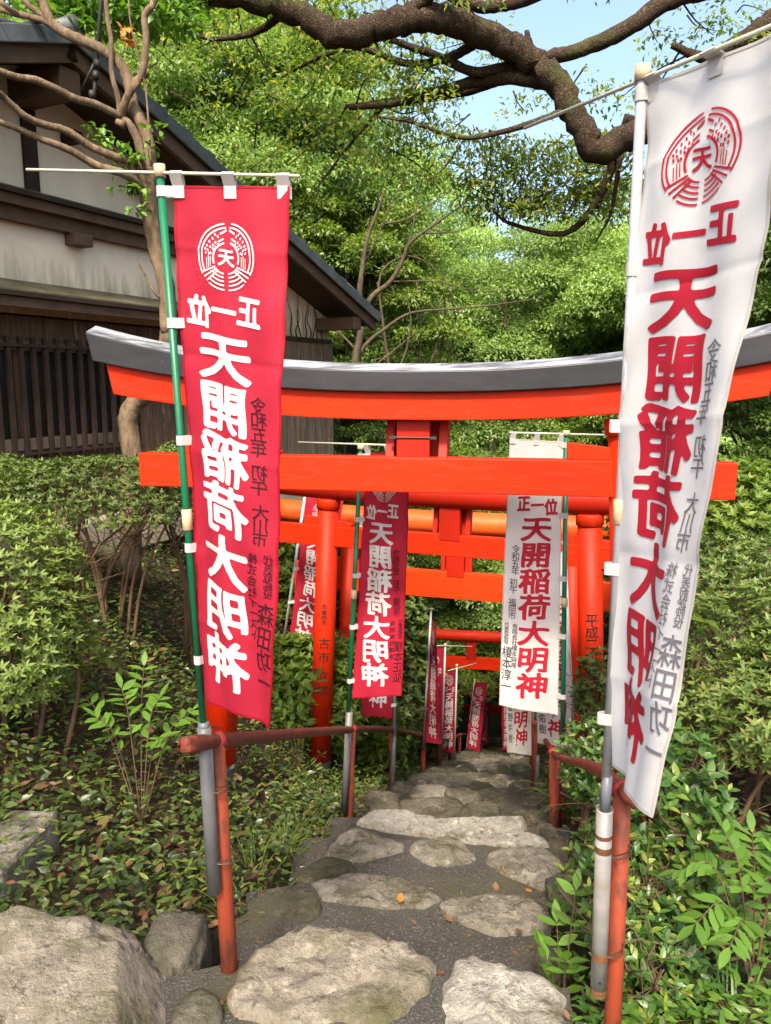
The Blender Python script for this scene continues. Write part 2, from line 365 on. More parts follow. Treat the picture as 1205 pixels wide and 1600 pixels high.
def stone(outline, z, mat, parent, h=0.05, depth=0.5, seed=0, rough=0.02, rings=(1.0, 0.985, 0.95, 0.86, 0.68, 0.4), tilt=(0, 0), sub=44, flat=0.0, name='stone', linear=False):
    """a boulder from its plan outline: flat-ish weathered top at z + h, sides going down"""
    P = np.array(outline, float)[:, :2]
    P = np.vstack([P, P[:1]])
    S = spline(np.vstack([P[-2:-1], P, P[1:2]]), 8)[8:-8]
    if linear: S = P
    L = np.concatenate([[0], np.cumsum(np.linalg.norm(np.diff(S, axis=0), axis=1))])
    t = np.linspace(0, L[-1], sub, endpoint=False)
    C = np.stack([np.interp(t, L, S[:, 0]), np.interp(t, L, S[:, 1])], 1)
    c = C.mean(0); size = np.sqrt(((C - c)**2).sum(1)).mean()
    jit = np.array([fbm((p[0] + seed, p[1], 0.7), 6, 3)*.10 + fbm((p[0], p[1] + seed, 2.7), 20, 3)*.04 for p in C])
    C = c + (C - c)*(1 + jit*min(1.0, .35/max(size, .1)))[:, None]
    ew = min(.16, .022/size)                      # worn edge, about two centimetres wide
    rr_ = [1.0, 1 - ew*.35, 1 - ew, 1 - 2*ew] + list(np.linspace(1 - 3*ew, .18, max(4, int(sub/9))))
    hh_ = [-.2*h, .45*h, .9*h] + [h]*(len(rr_) - 3)
    prof = [(1.0, -depth), (1.02, -depth*.4), (1.01, -.04)] + list(zip(rr_, hh_))
    V = []
    for r, zz in prof:
        for p in C:
            q = c + (p - c)*r
            n1 = fbm((q[0], q[1], seed*3.7), 4.5, 3); n2 = fbm((q[0], q[1], seed*1.3), 16, 4); n3 = 1 - abs(fbm((q[0], q[1], seed*2.1), 3.2, 3))*6
            dz = (rough*1.1*n1 + rough*0.45*n2 - (rough*.55*max(0, n3) if r < .93 else 0)) if zz > -0.02 else 0
            V.append((q[0], q[1], z + zz + dz + tilt[0]*(q[0] - c[0]) + tilt[1]*(q[1] - c[1])))
    V.append((c[0], c[1], z + h))
    n = sub; Fs = []
    for i in range(len(prof) - 1):
        for j in range(n): Fs.append((i*n + j, i*n + (j+1) % n, (i+1)*n + (j+1) % n, (i+1)*n + j))
    k = (len(prof) - 1)*n
    for j in range(n): Fs.append((k + j, k + (j+1) % n, len(V) - 1))
    V[-1] = tuple(np.mean(np.array(V[k:k + n]), 0))
    o = O(name, V, Fs, mat, parent, True)
    return o
S = [  # outline in the photo, tread, material, height
 ([(375,1500),(420,1460),(480,1442),(540,1443),(600,1456),(650,1464),(677,1490),(676,1520),(655,1552),(615,1578),(565,1588),(520,1583),(470,1592),(420,1587),(365,1570),(352,1540)], 0, 'stone_warm', .045),
 ([(686,1551),(693,1520),(707,1493),(734,1488),(770,1497),(814,1504),(859,1515),(881,1547),(888,1600),(880,1645),(760,1660),(700,1605)], 0, 'stone_pale', .05),
 ([(265,1570),(290,1548),(325,1545),(350,1560),(348,1585),(325,1610),(280,1612)], 0, 'stone_dark', .05),
 ([(487,1372),(545,1354),(600,1360),(644,1369),(675,1380),(690,1396),(662,1408),(608,1412),(568,1406),(505,1398)], 1, 'stone', .04),
 ([(693,1401),(725,1387),(778,1386),(814,1394),(850,1416),(855,1439),(823,1452),(770,1452),(729,1437),(700,1418)], 1, 'stone', .04),
 ([(429,1403),(447,1383),(478,1378),(498,1394),(500,1416),(478,1428),(447,1425),(427,1416)], 1, 'stone_dark', .05),
 ([(463,1366),(475,1350),(510,1334),(545,1338),(556,1350),(520,1360),(490,1370)], 2, 'stone_dark', .05),
 ([(505,1327),(527,1298),(563,1287),(635,1309),(633,1320),(568,1338),(550,1336),(518,1332)], 2, 'stone', .05),
 ([(640,1318),(653,1309),(689,1305),(725,1311),(743,1331),(734,1343),(680,1346),(648,1334)], 2, 'stone', .035),
 ([(758,1331),(778,1320),(823,1316),(859,1322),(877,1340),(879,1363),(850,1381),(814,1367),(778,1354)], 2, 'stone', .045),
 ([(554,1278),(586,1262),(622,1264),(671,1271),(734,1275),(819,1275),(823,1296),(850,1305),(854,1314),(814,1316),(734,1309),(671,1300),(599,1291)], 3, 'stone_pale', .05),
 ([(838,1285),(850,1280),(872,1290),(884,1305),(880,1318),(862,1316),(852,1302)], 3, 'stone_dark', .05),
 ([(835,1480),(852,1462),(880,1470),(893,1500),(878,1520),(862,1513)], 1, 'stone_dark', .09),
]
for k, (uv, ti, mt, h) in enumerate(S):
    stone(plan(uv, TZ[ti] + h), TZ[ti], M[mt], path_o, h*.8, seed=k, rough=0.020 if ti else 0.026, sub=(96 if ti == 0 else 64) if k < 12 else 30, tilt=(0, 0.03), linear=k in (1, 3, 7, 10))
rs = np.random.default_rng(11)
for k, (y0, y1, z) in enumerate(STEP_Y):
    far = k > 16
    cx = float(path_x(y1)); x = -0.80; n = 0
    while x < 0.74:
        w = min(0.26 + 0.34*rs.random(), 0.95 - x)
        dp = 0.20 + 0.14*rs.random()
        yc = y1 - 0.16 - 0.16*(x + w/2) + 0.05*rs.normal()
        m = 7 if far else 10
        th = np.linspace(0, 2*math.pi, m, endpoint=False)
        rr = 1 + 0.13*rs.normal(0, 1, m)
        ol = [(cx + x + w/2 + 0.53*w*rr[i]*np.sign(math.cos(a))*abs(math.cos(a))**0.7, yc + 0.58*dp*rr[i]*np.sign(math.sin(a))*abs(math.sin(a))**0.7) for i, a in enumerate(th)]
        stone(ol, z, M[['stone', 'stone_dark', 'stone_dark', 'stone_dark'][rs.integers(4)]], path_o, 0.03 + 0.03*rs.random(), 0.45, seed=40 + k*5 + n, rough=0.02, sub=16 if far else 30)
        x += w*0.98; n += 1
# boulders and the cut block left of the steps
def rock(name, label, center, size, mat, seed, sub=4, squash=1.0, amp=0.16, cuts=(), sq=.62):
    bm = bmesh.new(); bmesh.ops.create_icosphere(bm, subdivisions=sub, radius=1.0)
    for v in bm.verts:
        p = v.co.copy()
        q = Vector([math.copysign(abs(c)**sq, c) for c in p])
        n = fbm((p.x + seed, p.y, p.z), 1.1, 3)*amp + fbm((p.x, p.y + seed, p.z), 4.5, 5)*amp*0.28 - max(0, .1 - abs(fbm((p.x + seed, p.y, p.z + 5), 1.6, 3)))*amp*1.3
        q = q*(1 + n)
        for nn, d in cuts:
            nn = Vector(nn).normalized(); e = q.dot(nn) - d
            if e > 0: q -= nn*e*0.93
        v.co = Vector((q.x*size[0], q.y*size[1], q.z*size[2])) + Vector(center)
    V = [tuple(v.co) for v in bm.verts]; Fs = [tuple(x.index for x in f.verts) for f in bm.faces]; bm.free()
    o = O(name, V, Fs, mat, None, True)
    tag(o, label, 'rock')
    return o
c = on_z(120, 1530, -0.20)
rock('boulder', 'large pale flat-topped boulder at the front left corner', (c[0] - .18, c[1] - .05, -0.52), (0.46, 0.50, 0.32), M['stone_warm'], 3.3, 6, amp=.24, cuts=(((0.06, -.10, 1), .84), ((1, .3, .5), .93)), sq=.78)
c = at(455, 1345, 4.0)
rock('mossy_rock', 'small mossy rock at the left edge of the steps behind the grass', (c[0] - .12, c[1], c[2] - .1), (0.16, 0.2, 0.16), M['stone_dark'], 7.1, 4)
c = at(870, 1400, 3.6)
rock('edge_rock', 'dark mossy rock at the right edge of the steps below the second post', (c[0] + .08, c[1], c[2] - .06), (0.13, 0.18, 0.12), M['stone_dark'], 9.1, 4)
c = at(255, 1490, 2.35)
rock('gully_rock', 'dark wedge rock sunk between the boulder and the front rail post', (c[0] + .0, c[1] + .12, c[2] - .13), (0.11, 0.17, 0.13), M['stone_dark'], 12.1, 4)
c = at(30, 1345, 2.72)
bk = MB(); bk.add(*obox((c[0] - .36, c[1] + .10, c[2] - .09), (.38, -.02, 0), (.02, .2, 0), (0, 0, .14)))
bk_o = tag(bk.build('cut_stone_block', M['stone'], None, bevel=0.02), 'squared grey stone block at the left edge behind the big boulder', 'stone block')
# ------------------------------------------------------------------ the shrine building (gable end facing the path)
E = np.array([0.447, 0.894, 0.0]); NW = np.array([0.894, -0.447, 0.0]); CORN = np.array([-0.80, 11.0, 0.0])
def W(t, h, o=0.0): return CORN - t*E + o*NW + np.array([0, 0, h])
def wallbox(t0, t1, h0, h1, o0, o1):
    return obox(W((t0+t1)/2, (h0+h1)/2, (o0+o1)/2), E*abs(t1-t0)/2, NW*abs(o1-o0)/2, (0, 0, abs(h1-h0)/2))
def uv2wall(u, v, o=0.0):
    r = ray(u, v); p0 = CORN + o*NW; k = np.dot(p0 - np.array([0, 0, EYE]), NW)/np.dot(r, NW)
    p = np.array([0, 0, EYE]) + r*k
    return np.dot(CORN - p, E), p[2]
M['plank'] = pmat('plank', (0.085, 0.052, 0.032), (0.042, 0.028, 0.019), 4, 0.75, 0.5, 22, 0.2, stretch=(6, 6, 0.7), c3=(0.19, 0.14, 0.095), s3=5, lo3=0.58, hi3=0.72)
M['plank_grey'] = pmat('plank_grey', (0.155, 0.118, 0.080), (0.085, 0.064, 0.044), 4, 0.8, 0.6, 22, 0.2, stretch=(6, 6, 0.6), c3=(0.24, 0.19, 0.13), s3=5, lo3=0.55, hi3=0.72)
M['dark_wood'] = pmat('dark_wood', (0.036, 0.022, 0.016), (0.020, 0.014, 0.011), 6, 0.7, 0.3, 30, 0.25)
M['beam'] = pmat('beam', (0.105, 0.068, 0.045), (0.068, 0.045, 0.031), 5, 0.7, 0.3, 30, 0.25)
M['shoji'] = pmat('shoji', (0.33, 0.25, 0.17), (0.26, 0.20, 0.14), 5, 0.7)
M['glass_dark'] = pmat('glass_dark', (0.012, 0.012, 0.012), (0.02, 0.018, 0.016), 3, 0.12, spec=0.5)
M['concrete'] = pmat('concrete', (0.30, 0.255, 0.20), (0.22, 0.185, 0.145), 3, 0.85, 0.2, 40, 0.2, c3=(0.12, 0.10, 0.07), s3=6, lo3=0.58, hi3=0.75)
M['tile'] = pmat('tile', (0.085, 0.098, 0.105), (0.055, 0.062, 0.066), 5, 0.5, 0.2, 40, 0.4, c3=(0.16, 0.17, 0.15), s3=12, lo3=0.62, hi3=0.75)
M['soffit'] = pmat('soffit', (0.042, 0.027, 0.021), (0.028, 0.019, 0.015), 5, 0.8, 0.2, 30)
def plaster_mat():
    m, nt, b = new_mat('plaster'); vec = objcoord(nt)
    col, n0, _ = noise_mix(nt, (0.72, 0.65, 0.53), (0.60, 0.54, 0.44), 1.6, vec=vec)
    # water stains and green mould creeping up from the lower edge (a stain with a shape of its own)
    tc = nt.nodes.new('ShaderNodeTexCoord'); sp = nt.nodes.new('ShaderNodeSeparateXYZ'); nt.links.new(tc.outputs['Object'], sp.inputs[0])
    st = objcoord(nt, (5, 5, 0.8)); nz = nt.nodes.new('ShaderNodeTexNoise'); nz.inputs['Scale'].default_value = 3; nz.inputs['Detail'].default_value = 8
    nt.links.new(st, nz.inputs['Vector'])
    sub = nt.nodes.new('ShaderNodeMath'); sub.operation = 'MULTIPLY_ADD'; sub.inputs[1].default_value = -1.1; sub.inputs[2].default_value = 0.0
    nt.links.new(nz.outputs[0], sub.inputs[0])
    a2 = nt.nodes.new('ShaderNodeMath'); a2.operation = 'ADD'; nt.links.new(sp.outputs[2], a2.inputs[0]); nt.links.new(sub.outputs[0], a2.inputs[1])
    mr = nt.nodes.new('ShaderNodeMapRange'); mr.inputs['From Min'].default_value = 1.62; mr.inputs['From Max'].default_value = 2.05
    mr.inputs['To Min'].default_value = 0.75; mr.inputs['To Max'].default_value = 0.0
    nt.links.new(a2.outputs[0], mr.inputs[0])
    x = nt.nodes.new('ShaderNodeMix'); x.data_type = 'RGBA'; nt.links.new(mr.outputs[0], x.inputs['Factor']); nt.links.new(col, x.inputs[6]); x.inputs[7].default_value = (0.22, 0.20, 0.10, 1)
    nt.links.new(x.outputs[2], b.inputs['Base Color']); b.inputs['Roughness'].default_value = 0.9; b.inputs['Specular IOR Level'].default_value = 0.15
    bump(nt, b, n0, 0.15, 0.02)
    return m
M['plaster'] = plaster_mat()

RIDGE_T, RIDGE_H, EAVE_T, EAVE_H = 4.84, 4.17, -0.28, 2.44
bld = thing('shrine_building', 'old timber shrine building with white plaster gable and dark tiled roof at left', 'building', tuple(W(4.5, 0.0)))
SL = (RIDGE_H - EAVE_H)/(RIDGE_T - EAVE_T)
def roof_h(t): return RIDGE_H - SL*abs(t - RIDGE_T)
LEFT = 9.6
# plaster body, set behind the timber
m = MB(); pts = [(0.0, 2.12), (0.0, roof_h(0) - .08), (RIDGE_T, RIDGE_H - .08), (LEFT, roof_h(LEFT) - .08), (LEFT, 2.12)]
m.add([W(t, h, 0.0) for t, h in pts] + [W(t, h, -6.0) for t, h in pts], [tuple(range(5)), tuple(range(9, 4, -1))] + [(i, i + 5, (i+1) % 5 + 5, (i+1) % 5) for i in range(5)])
m.build('plaster_wall', M['plaster'], bld)
m = MB(); m.add(*wallbox(0.0, LEFT, 0.1, 2.12, -6.0, -0.06)); m.build('inner_wall', M['dark_wood'], bld)
m = MB(); m.add(*wallbox(-0.15, LEFT, -0.03, 0.32, -6.1, 0.22)); m.build('concrete_base', M['concrete'], bld, bevel=.012)
# board cladding, one plank each
rs = np.random.default_rng(5)
WIN_T0, WIN_T1 = 3.75, 6.6
t = 0.0
while t < 8.2:
    w = 0.145 + 0.03*rs.random(); t1 = min(t + w, 8.2)
    o1 = 0.012 + 0.012*rs.random()
    grey = t < 2.9
    top = 2.10
    if t1 > WIN_T0 and t < WIN_T1:
        a = MB(); a.add(*wallbox(t + .003, t1 - .003, 0.30, 0.95, -0.05, o1)); a.build('plank', M['plank'], bld)
        a = MB(); a.add(*wallbox(t + .003, t1 - .003, 1.90, top, -0.05, o1)); a.build('plank', M['plank'], bld)
    else:
        a = MB(); a.add(*wallbox(t + .003, t1 - .003, 0.30, top, -0.05, o1)); a.build('plank', M['plank_grey'] if grey else M['plank'], bld)
    t = t1
m = MB(); m.add(*wallbox(-0.01, 3.0, 2.10, 2.15, -0.04, 0.05)); m.build('rail_board', M['dark_wood'], bld)
m = MB(); m.add(*wallbox(-0.035, 0.07, 0.30, 2.098, -0.10, 0.045)); m.build('corner_post', M['plank_grey'], bld)
# lattice window
win = MB(); win.add(*wallbox(WIN_T0, WIN_T1, 0.95, 1.90, -0.058, -0.045)); win_o = win.build('window', M['glass_dark'], bld)
for (h0, h1, mt) in ((0.95, 0.985, 'dark_wood'), (0.99, 1.09, 'shoji'), (1.82, 1.90, 'beam')):
    a = MB(); a.add(*wallbox(WIN_T0, WIN_T1, h0, h1, -0.04, -0.005 if mt == 'shoji' else 0.03)); a.build('window_rail', M[mt], win_o)
a = MB(); a.add(*wallbox(5.02, 5.075, 1.09, 1.82, -0.044, -0.01)); a.build('sash', M['beam'], win_o)
for k in range(23):
    tt = WIN_T0 + 0.06 + k*0.122
    a = MB(); a.add(*wallbox(tt, tt + 0.034, 0.92, 1.93, 0.032, 0.07)); a.build('lattice_bar', M['dark_wood'], win_o)
for h in (0.965, 1.86):
    a = MB(); a.add(*wallbox(WIN_T0, WIN_T1, h - .012, h + .012, 0.071, 0.085)); a.build('lattice_rail', M['dark_wood'], win_o)
# two lean-to eaves on the gable wall
def pent(t0, t1, h, out, drop, name='lean_to_eave'):
    p = MB(); A = [W(t0, h, 0.0), W(t1, h, 0.0), W(t1, h - drop, out), W(t0, h - drop, out)]
    up = np.array([0, 0, 0.03])
    p.add([x + up for x in A] + A, [(0, 3, 2, 1), (4, 5, 6, 7), (0, 1, 5, 4), (1, 2, 6, 5), (2, 3, 7, 6), (3, 0, 4, 7)])
    po = p.build(name, M['moss_roof'], bld)
    f = MB(); f.add(*wallbox(t0 - .01, t1 + .01, h - drop - .025, h - drop + .012, out - .02, out + .03)); f.build('eave_edge', M['dark_wood'], po)
    f = MB(); f.add(*wallbox(t0, t1, h - drop - .105, h - drop - .028, out - .06, out - .01)); f.build('fascia', M['beam'], po)
    f = MB(); f.add([W(t0, h - .13, 0.0), W(t1, h - .13, 0.0), W(t1, h - drop - .05, out - .07), W(t0, h - drop - .05, out - .07)], [(0, 1, 2, 3)]); f.build('soffit', M['soffit'], po)
    return po
M['moss_roof'] = pmat('moss_roof', (0.16, 0.14, 0.085), (0.085, 0.075, 0.05), 5, 0.85, 0.3, 40, 0.2)
pent(2.95, 8.4, 2.36, 0.30, 0.11)
pent(2.4, 8.4, 3.10, 0.17, 0.045)
a = MB(); a.add(*wallbox(2.6, 8.4, 2.84, 2.97, 0.002, 0.09)); a.build('tie_beam', M['beam'], bld)
for tt in (4.28, 6.3):
    a = MB(); a.add(*wallbox(tt, tt + .2, 2.74, 2.838, 0.003, 0.14)); a.build('beam_end', M['beam'], bld, bevel=.01)
for tt in (4.72, 1.9, 6.3):
    a = MB(); a.add(*wallbox(tt, tt + .13, 3.10, roof_h(tt) - .09, 0.002, 0.035)); a.build('gable_post', M['dark_wood'], bld)
for tt in (4.35, 5.2, 3.6):
    a = MB(); a.add(*wallbox(tt, tt + .1, roof_h(tt) - .42, roof_h(tt) - .33, 0.002, 0.16)); a.build('rafter_end', M['dark_wood'], bld)
# roof: slabs, barge boards, verge tiles
OV = 0.62
def roof_side(ta, ha, tb, hb, nm):
    r = MB(); A = [W(ta, ha, OV - .05), W(tb, hb, OV - .05), W(tb, hb, -6.5), W(ta, ha, -6.5)]; dn = np.array([0, 0, -.10])
    r.add(A + [x + dn for x in A], [(0, 1, 2, 3), (7, 6, 5, 4), (0, 4, 5, 1), (1, 5, 6, 2), (2, 6, 7, 3), (3, 7, 4, 0)])
    ro = r.build(nm, M['soffit'], bld)
    dirv = (W(tb, hb) - W(ta, ha)); L = np.linalg.norm(dirv); dirv /= L; up = np.cross(dirv, NW); up = up if up[2] > 0 else -up
    b = MB(); c = (W(ta, ha, OV - .02) + W(tb, hb, OV - .02))/2 - up*.115; b.add(*obox(c, dirv*L/2, NW*.025, up*.062)); b.build('barge_board', M['beam'], ro)
    b = MB(); c = (W(ta, ha, OV) + W(tb, hb, OV))/2 - up*.036; b.add(*obox(c, dirv*L/2, NW*.035, up*.016)); b.build('verge_strip', M['dark_wood'], ro)
    n = int(L/0.33)
    for k in range(n):                     # verge tiles overlap down the slope
        p = W(ta, ha, OV - .08) + dirv*(k + .5)*L/n
        b = MB(); V, Fs = obox((0, 0, 0), dirv*(L/n*.56), NW*.13, up*.016)
        V = [p + up*(.02 + .03) + np.array(q) + up*(0.028*np.dot(q, dirv)/(L/n*.5)) for q in V]
        b.add(V, Fs)
        V2, F2 = obox(p + NW*.128 - up*.002, dirv*(L/n*.50), NW*.014, up*.06 + dirv*.02); b.add(V2, F2)
        b.build('roof_tile', M['tile'], ro, bevel=.008)
    # ribbed roofing behind the verge
    b = MB()
    A = [W(ta, ha, OV - .22) + up*.02, W(tb, hb, OV - .22) + up*.02, W(tb, hb, -6.5) + up*.02, W(ta, ha, -6.5) + up*.02]
    b.add(A + [x + up*.03 for x in A], [(0, 1, 2, 3), (7, 6, 5, 4), (0, 4, 5, 1), (1, 5, 6, 2), (2, 6, 7, 3), (3, 7, 4, 0)])
    b.build('roof_covering', M['tile'], ro)
    return ro
roof_side(RIDGE_T, RIDGE_H, EAVE_T, EAVE_H, 'roof_slope')
roof_side(RIDGE_T, RIDGE_H, LEFT, roof_h(LEFT), 'roof_slope')
a = MB(); V, Fs = tube([W(RIDGE_T, RIDGE_H + .05, OV + .06), W(RIDGE_T, RIDGE_H + .05, -6.5)], .09, 12); a.add(V, Fs); a.build('ridge_tile', M['tile'], bld, True)
a = MB(); a.add(*obox(W(RIDGE_T, RIDGE_H - .32, OV*.5 - .1), E*.1, NW*.38, (0, 0, .1))); a.build('ridge_beam_end', M['beam'], bld, bevel=.01)
a = MB(); a.add(*obox(W(0.25, roof_h(.25) - .28, OV*.5 - .06), E*.09, NW*.36, (0, 0, .08))); a.build('purlin_end', M['beam'], bld, bevel=.01)
# dead climber stems on the right plaster panel
rs = np.random.default_rng(21)
for k in range(8):
    t0 = 0.15 + 0.11*k + 0.05*rs.random(); h = 2.15; pts = []
    for i in range(7):
        pts.append(W(t0 + 0.03*math.sin(i*1.3 + k) + .012*i*(1 if k % 2 else -1), h + i*(0.06 + .02*(k % 3)), .012))
    a = MB(); a.add(*tube(spline(pts, 3), np.linspace(.008, .003, 19), 5)); a.build('dead_vine', M['dark_wood'], bld)
# black service cable anchored under the barge
cable = thing('service_cable', 'black power cable with strain clamps hanging to the roof gable', 'cable', tuple(at(150, 95, 6.4)))
p0, p1 = at(147, 150, 6.4), at(163, -70, 6.2)
a = MB(); a.add(*tube(spline([p0, at(152, 95, 6.4), at(155, 50, 6.3), p1], 5), .016, 7)); a.build('cable', M['black_base'], cable, True)
a = MB(); a.add(*tube([at(128, 142, 6.45), at(140, 115, 6.42), at(151, 92, 6.4)], .012, 6)); a.build('stay', M['black_base'], cable, True)
for u, v in ((150, 118), (151, 100), (144, 148)):
    a = MB(); a.add(*tube([at(u, v + 6, 6.39), at(u, v - 6, 6.39)], .026, 8)); a.build('clamp', M['black_base'], cable, True)
# ------------------------------------------------------------------ glyphs
BIG = '正一位天開稲荷大明神'
SMALL = '令和五年初午大川市株式会社イースト代表取締役森田功一福岡有限榎本興産淳正弘星野佑樹太宰府古立歳喜美平成二十三月日石昭敬'
GLY = {}
def brush(V, Fs, res, fat):
    """thicken and round a glyph like a brush: raster, dilate, blur, then re-contour into small cells"""
    n = 128; lo, hi = -.62, .62; g = np.linspace(lo, hi, n); X, Y = np.meshgrid(g, g); img = np.zeros((n, n), bool)
    for f in Fs:
        a, b, c = V[f[0]], V[f[1]], V[f[2]]
        x0, x1 = np.searchsorted(g, [min(a[0], b[0], c[0]) - .01, max(a[0], b[0], c[0]) + .01]); y0, y1 = np.searchsorted(g, [min(a[1], b[1], c[1]) - .01, max(a[1], b[1], c[1]) + .01])
        if x1 <= x0 or y1 <= y0: continue
        x, y = X[y0:y1, x0:x1], Y[y0:y1, x0:x1]; dd = (b[1]-c[1])*(a[0]-c[0]) + (c[0]-b[0])*(a[1]-c[1])
        if abs(dd) < 1e-10: continue
        w0 = ((b[1]-c[1])*(x-c[0]) + (c[0]-b[0])*(y-c[1]))/dd; w1 = ((c[1]-a[1])*(x-c[0]) + (a[0]-c[0])*(y-c[1]))/dd
        img[y0:y1, x0:x1] |= (w0 >= -.02) & (w1 >= -.02) & (w0 + w1 <= 1.02)
    R = np.hypot(X, Y); k1 = (R < fat).astype(float); k2 = np.exp(-(R/.016)**2)
    ff = lambda A, K: np.real(np.fft.ifft2(np.fft.fft2(A)*np.fft.fft2(np.fft.ifftshift(K))))
    im = ff(img.astype(float), k1) > .5
    im = ff(im.astype(float), k2); im /= k2.sum()
    h = np.linspace(lo, hi, res)
    idx = (h - lo)/(hi - lo)*(n - 1); i0 = np.clip(idx.astype(int), 0, n - 2); fr = idx - i0
    A = im[i0][:, i0]*np.outer(1-fr, 1-fr) + im[i0+1][:, i0]*np.outer(fr, 1-fr) + im[i0][:, i0+1]*np.outer(1-fr, fr) + im[i0+1][:, i0+1]*np.outer(fr, fr) - .5
    vid, OV_, OF_ = {}, [], []
    def corner(j, i):
        k = ('c', j, i)
        if k not in vid: vid[k] = len(OV_); OV_.append((h[i], h[j]))
        return vid[k]
    def edge(j, i, j2, i2):
        k = ('e',) + tuple(sorted(((j, i), (j2, i2))))
        if k not in vid:
            t = A[j, i]/(A[j, i] - A[j2, i2]); vid[k] = len(OV_); OV_.append((h[i] + (h[i2]-h[i])*t, h[j] + (h[j2]-h[j])*t))
        return vid[k]
    for j in range(res - 1):
        for i in range(res - 1):
            cs = [(j, i), (j, i+1), (j+1, i+1), (j+1, i)]; s = [A[c] > 0 for c in cs]
            if not any(s): continue
            poly = []
            for q in range(4):
                if s[q]: poly.append(corner(*cs[q]))
                if s[q] != s[(q+1) % 4]: poly.append(edge(*cs[q], *cs[(q+1) % 4]))
            if len(poly) > 2: OF_.append(tuple(poly))
    return np.array(OV_), OF_
def make_glyphs():
    obs = []
    for bold, chars in ((1, BIG), (0, SMALL + BIG)):
        for ch in dict.fromkeys(chars):
            cu = bpy.data.curves.new('glyph', 'FONT'); cu.body = ch; cu.size = 1.0
            cu.offset = 0.0 if bold else 0.006; cu.resolution_u = 3; cu.fill_mode = 'FRONT'
            ob = bpy.data.objects.new('glyph', cu); COL.objects.link(ob); obs.append((ch, bold, ob))
    bpy.context.view_layer.update()
    dg = bpy.context.evaluated_depsgraph_get()
    for ch, bold, ob in obs:
        ev = ob.evaluated_get(dg); me = ev.to_mesh()
        bm = bmesh.new(); bm.from_mesh(me); ev.to_mesh_clear()
        bmesh.ops.remove_doubles(bm, verts=bm.verts, dist=1e-4)
        bmesh.ops.triangulate(bm, faces=bm.faces)
        for _ in range(0 if bold else 3):
            L = [e for e in bm.edges if e.calc_length() > (0.16 if bold else 0.3)]
            if not L: break
            bmesh.ops.subdivide_edges(bm, edges=L, cuts=1); bmesh.ops.triangulate(bm, faces=bm.faces)
        bm.verts.index_update()
        V = np.array([(v.co.x, v.co.y) for v in bm.verts]) if len(bm.verts) else np.zeros((0, 2))
        Fs = [tuple(v.index for v in f.verts) for f in bm.faces]; bm.free()
        if len(V):
            V = V - np.array([0.5, 0.38])
            if bold:                        # a brush-like swing: strokes rise to the right and swell
                V2, F2 = brush(V, Fs, 26, .024); V2 = np.stack([V2[:, 0]*1.03 + 0.02*np.sin(V2[:, 1]*5), V2[:, 1] + 0.07*V2[:, 0] + 0.02*np.sin(V2[:, 0]*6)], 1); GLY[(ch, 2)] = (V2, F2)
                V3, F3 = brush(V, Fs, 40, .042); GLY[(ch, 3)] = (np.stack([V3[:, 0]*1.03, V3[:, 1] + .10*V3[:, 0]], 1), F3)
                V, Fs = brush(V, Fs, 52, .030)
                V = np.stack([V[:, 0]*1.03 + 0.02*np.sin(V[:, 1]*5), V[:, 1] + 0.07*V[:, 0] + 0.02*np.sin(V[:, 0]*6)], 1)
        GLY[(ch, bold)] = (V, Fs)
    for ch, bold, ob in obs:
        cu = ob.data; bpy.data.objects.remove(ob); bpy.data.curves.remove(cu)
make_glyphs()
def glyph(ch, bold=0): return GLY.get((ch, bold), (np.zeros((0, 2)), []))
def emblem(q=1):
    """wheat-wreath roundel: all strokes as flat strips on a unit disc"""
    V, Fs = [], []
    def stroke(pts, w):
        pts = np.asarray(pts, float); T = np.gradient(pts, axis=0); T /= np.linalg.norm(T, axis=1)[:, None]
        N = np.stack([-T[:, 1], T[:, 0]], 1); n = len(V)
        for p, k in zip(pts, N): V.append(p + k*w/2); V.append(p - k*w/2)
        for i in range(len(pts) - 1): Fs.append((n + 2*i, n + 2*i + 1, n + 2*i + 3)); Fs.append((n + 2*i, n + 2*i + 3, n + 2*i + 2))
    def arc(r, a0, a1, k=14, cy=0.0): return [(r*math.sin(math.radians(a)), cy + r*math.cos(math.radians(a))) for a in np.linspace(a0, a1, k)]
    for sx in (1, -1):
        f = lambda L: [(sx*x, y) for x, y in L]
        stroke(f(arc(1.0, 7, 122)), .05); stroke(f(arc(0.88, 4, 120)), .05)
        stroke(f(arc(0.45, 14, 115, cy=-.03)), .06)
        stroke(f([(0.05, .80), (.26, .68)]), .06); stroke(f([(.14, .54), (.32, .44)]), .05)
        for k, r in enumerate((1.0, .87, .75, .63, .52)):
            stroke(f(arc(r, 176 - 1.0*k, 143 - 2*k, 8)), .046)
        for k in range(3):
            a = 137 - 9*k
            stroke(f([(1.0*math.sin(math.radians(a)), 1.0*math.cos(math.radians(a))), (.45*math.sin(math.radians(a + 8)), .50*math.cos(math.radians(a + 8)))]), .05)
        for x, y0, y1 in ((.56, .0, -.30), (.63, .02, -.34), (.70, -.05, -.36)): stroke(f([(x, y0), (x - .02, y1)]), .026)
        for (x, y) in ((.33, .60), (.42, .66), (.30, .36), (.40, .42), (.50, .54), (.38, .28), (.48, .34), (.46, .22), (.60, .44), (.56, .28), (.68, .32), (.54, .10), (.64, .18), (.73, .22), (.60, .08), (.72, .10)):
            stroke(f([(x - .015, y - .036), (x, y), (x + .015, y + .036)]), .05)
    gV, gF = glyph('天', 1 if q == 1 else 2); n = len(V)
    V.extend([p*0.56 + np.array([0, -.02]) for p in gV]); Fs.extend([tuple(i + n for i in f) for f in gF])
    return np.array(V), Fs
EMB = emblem(1); EMB2 = emblem(2)

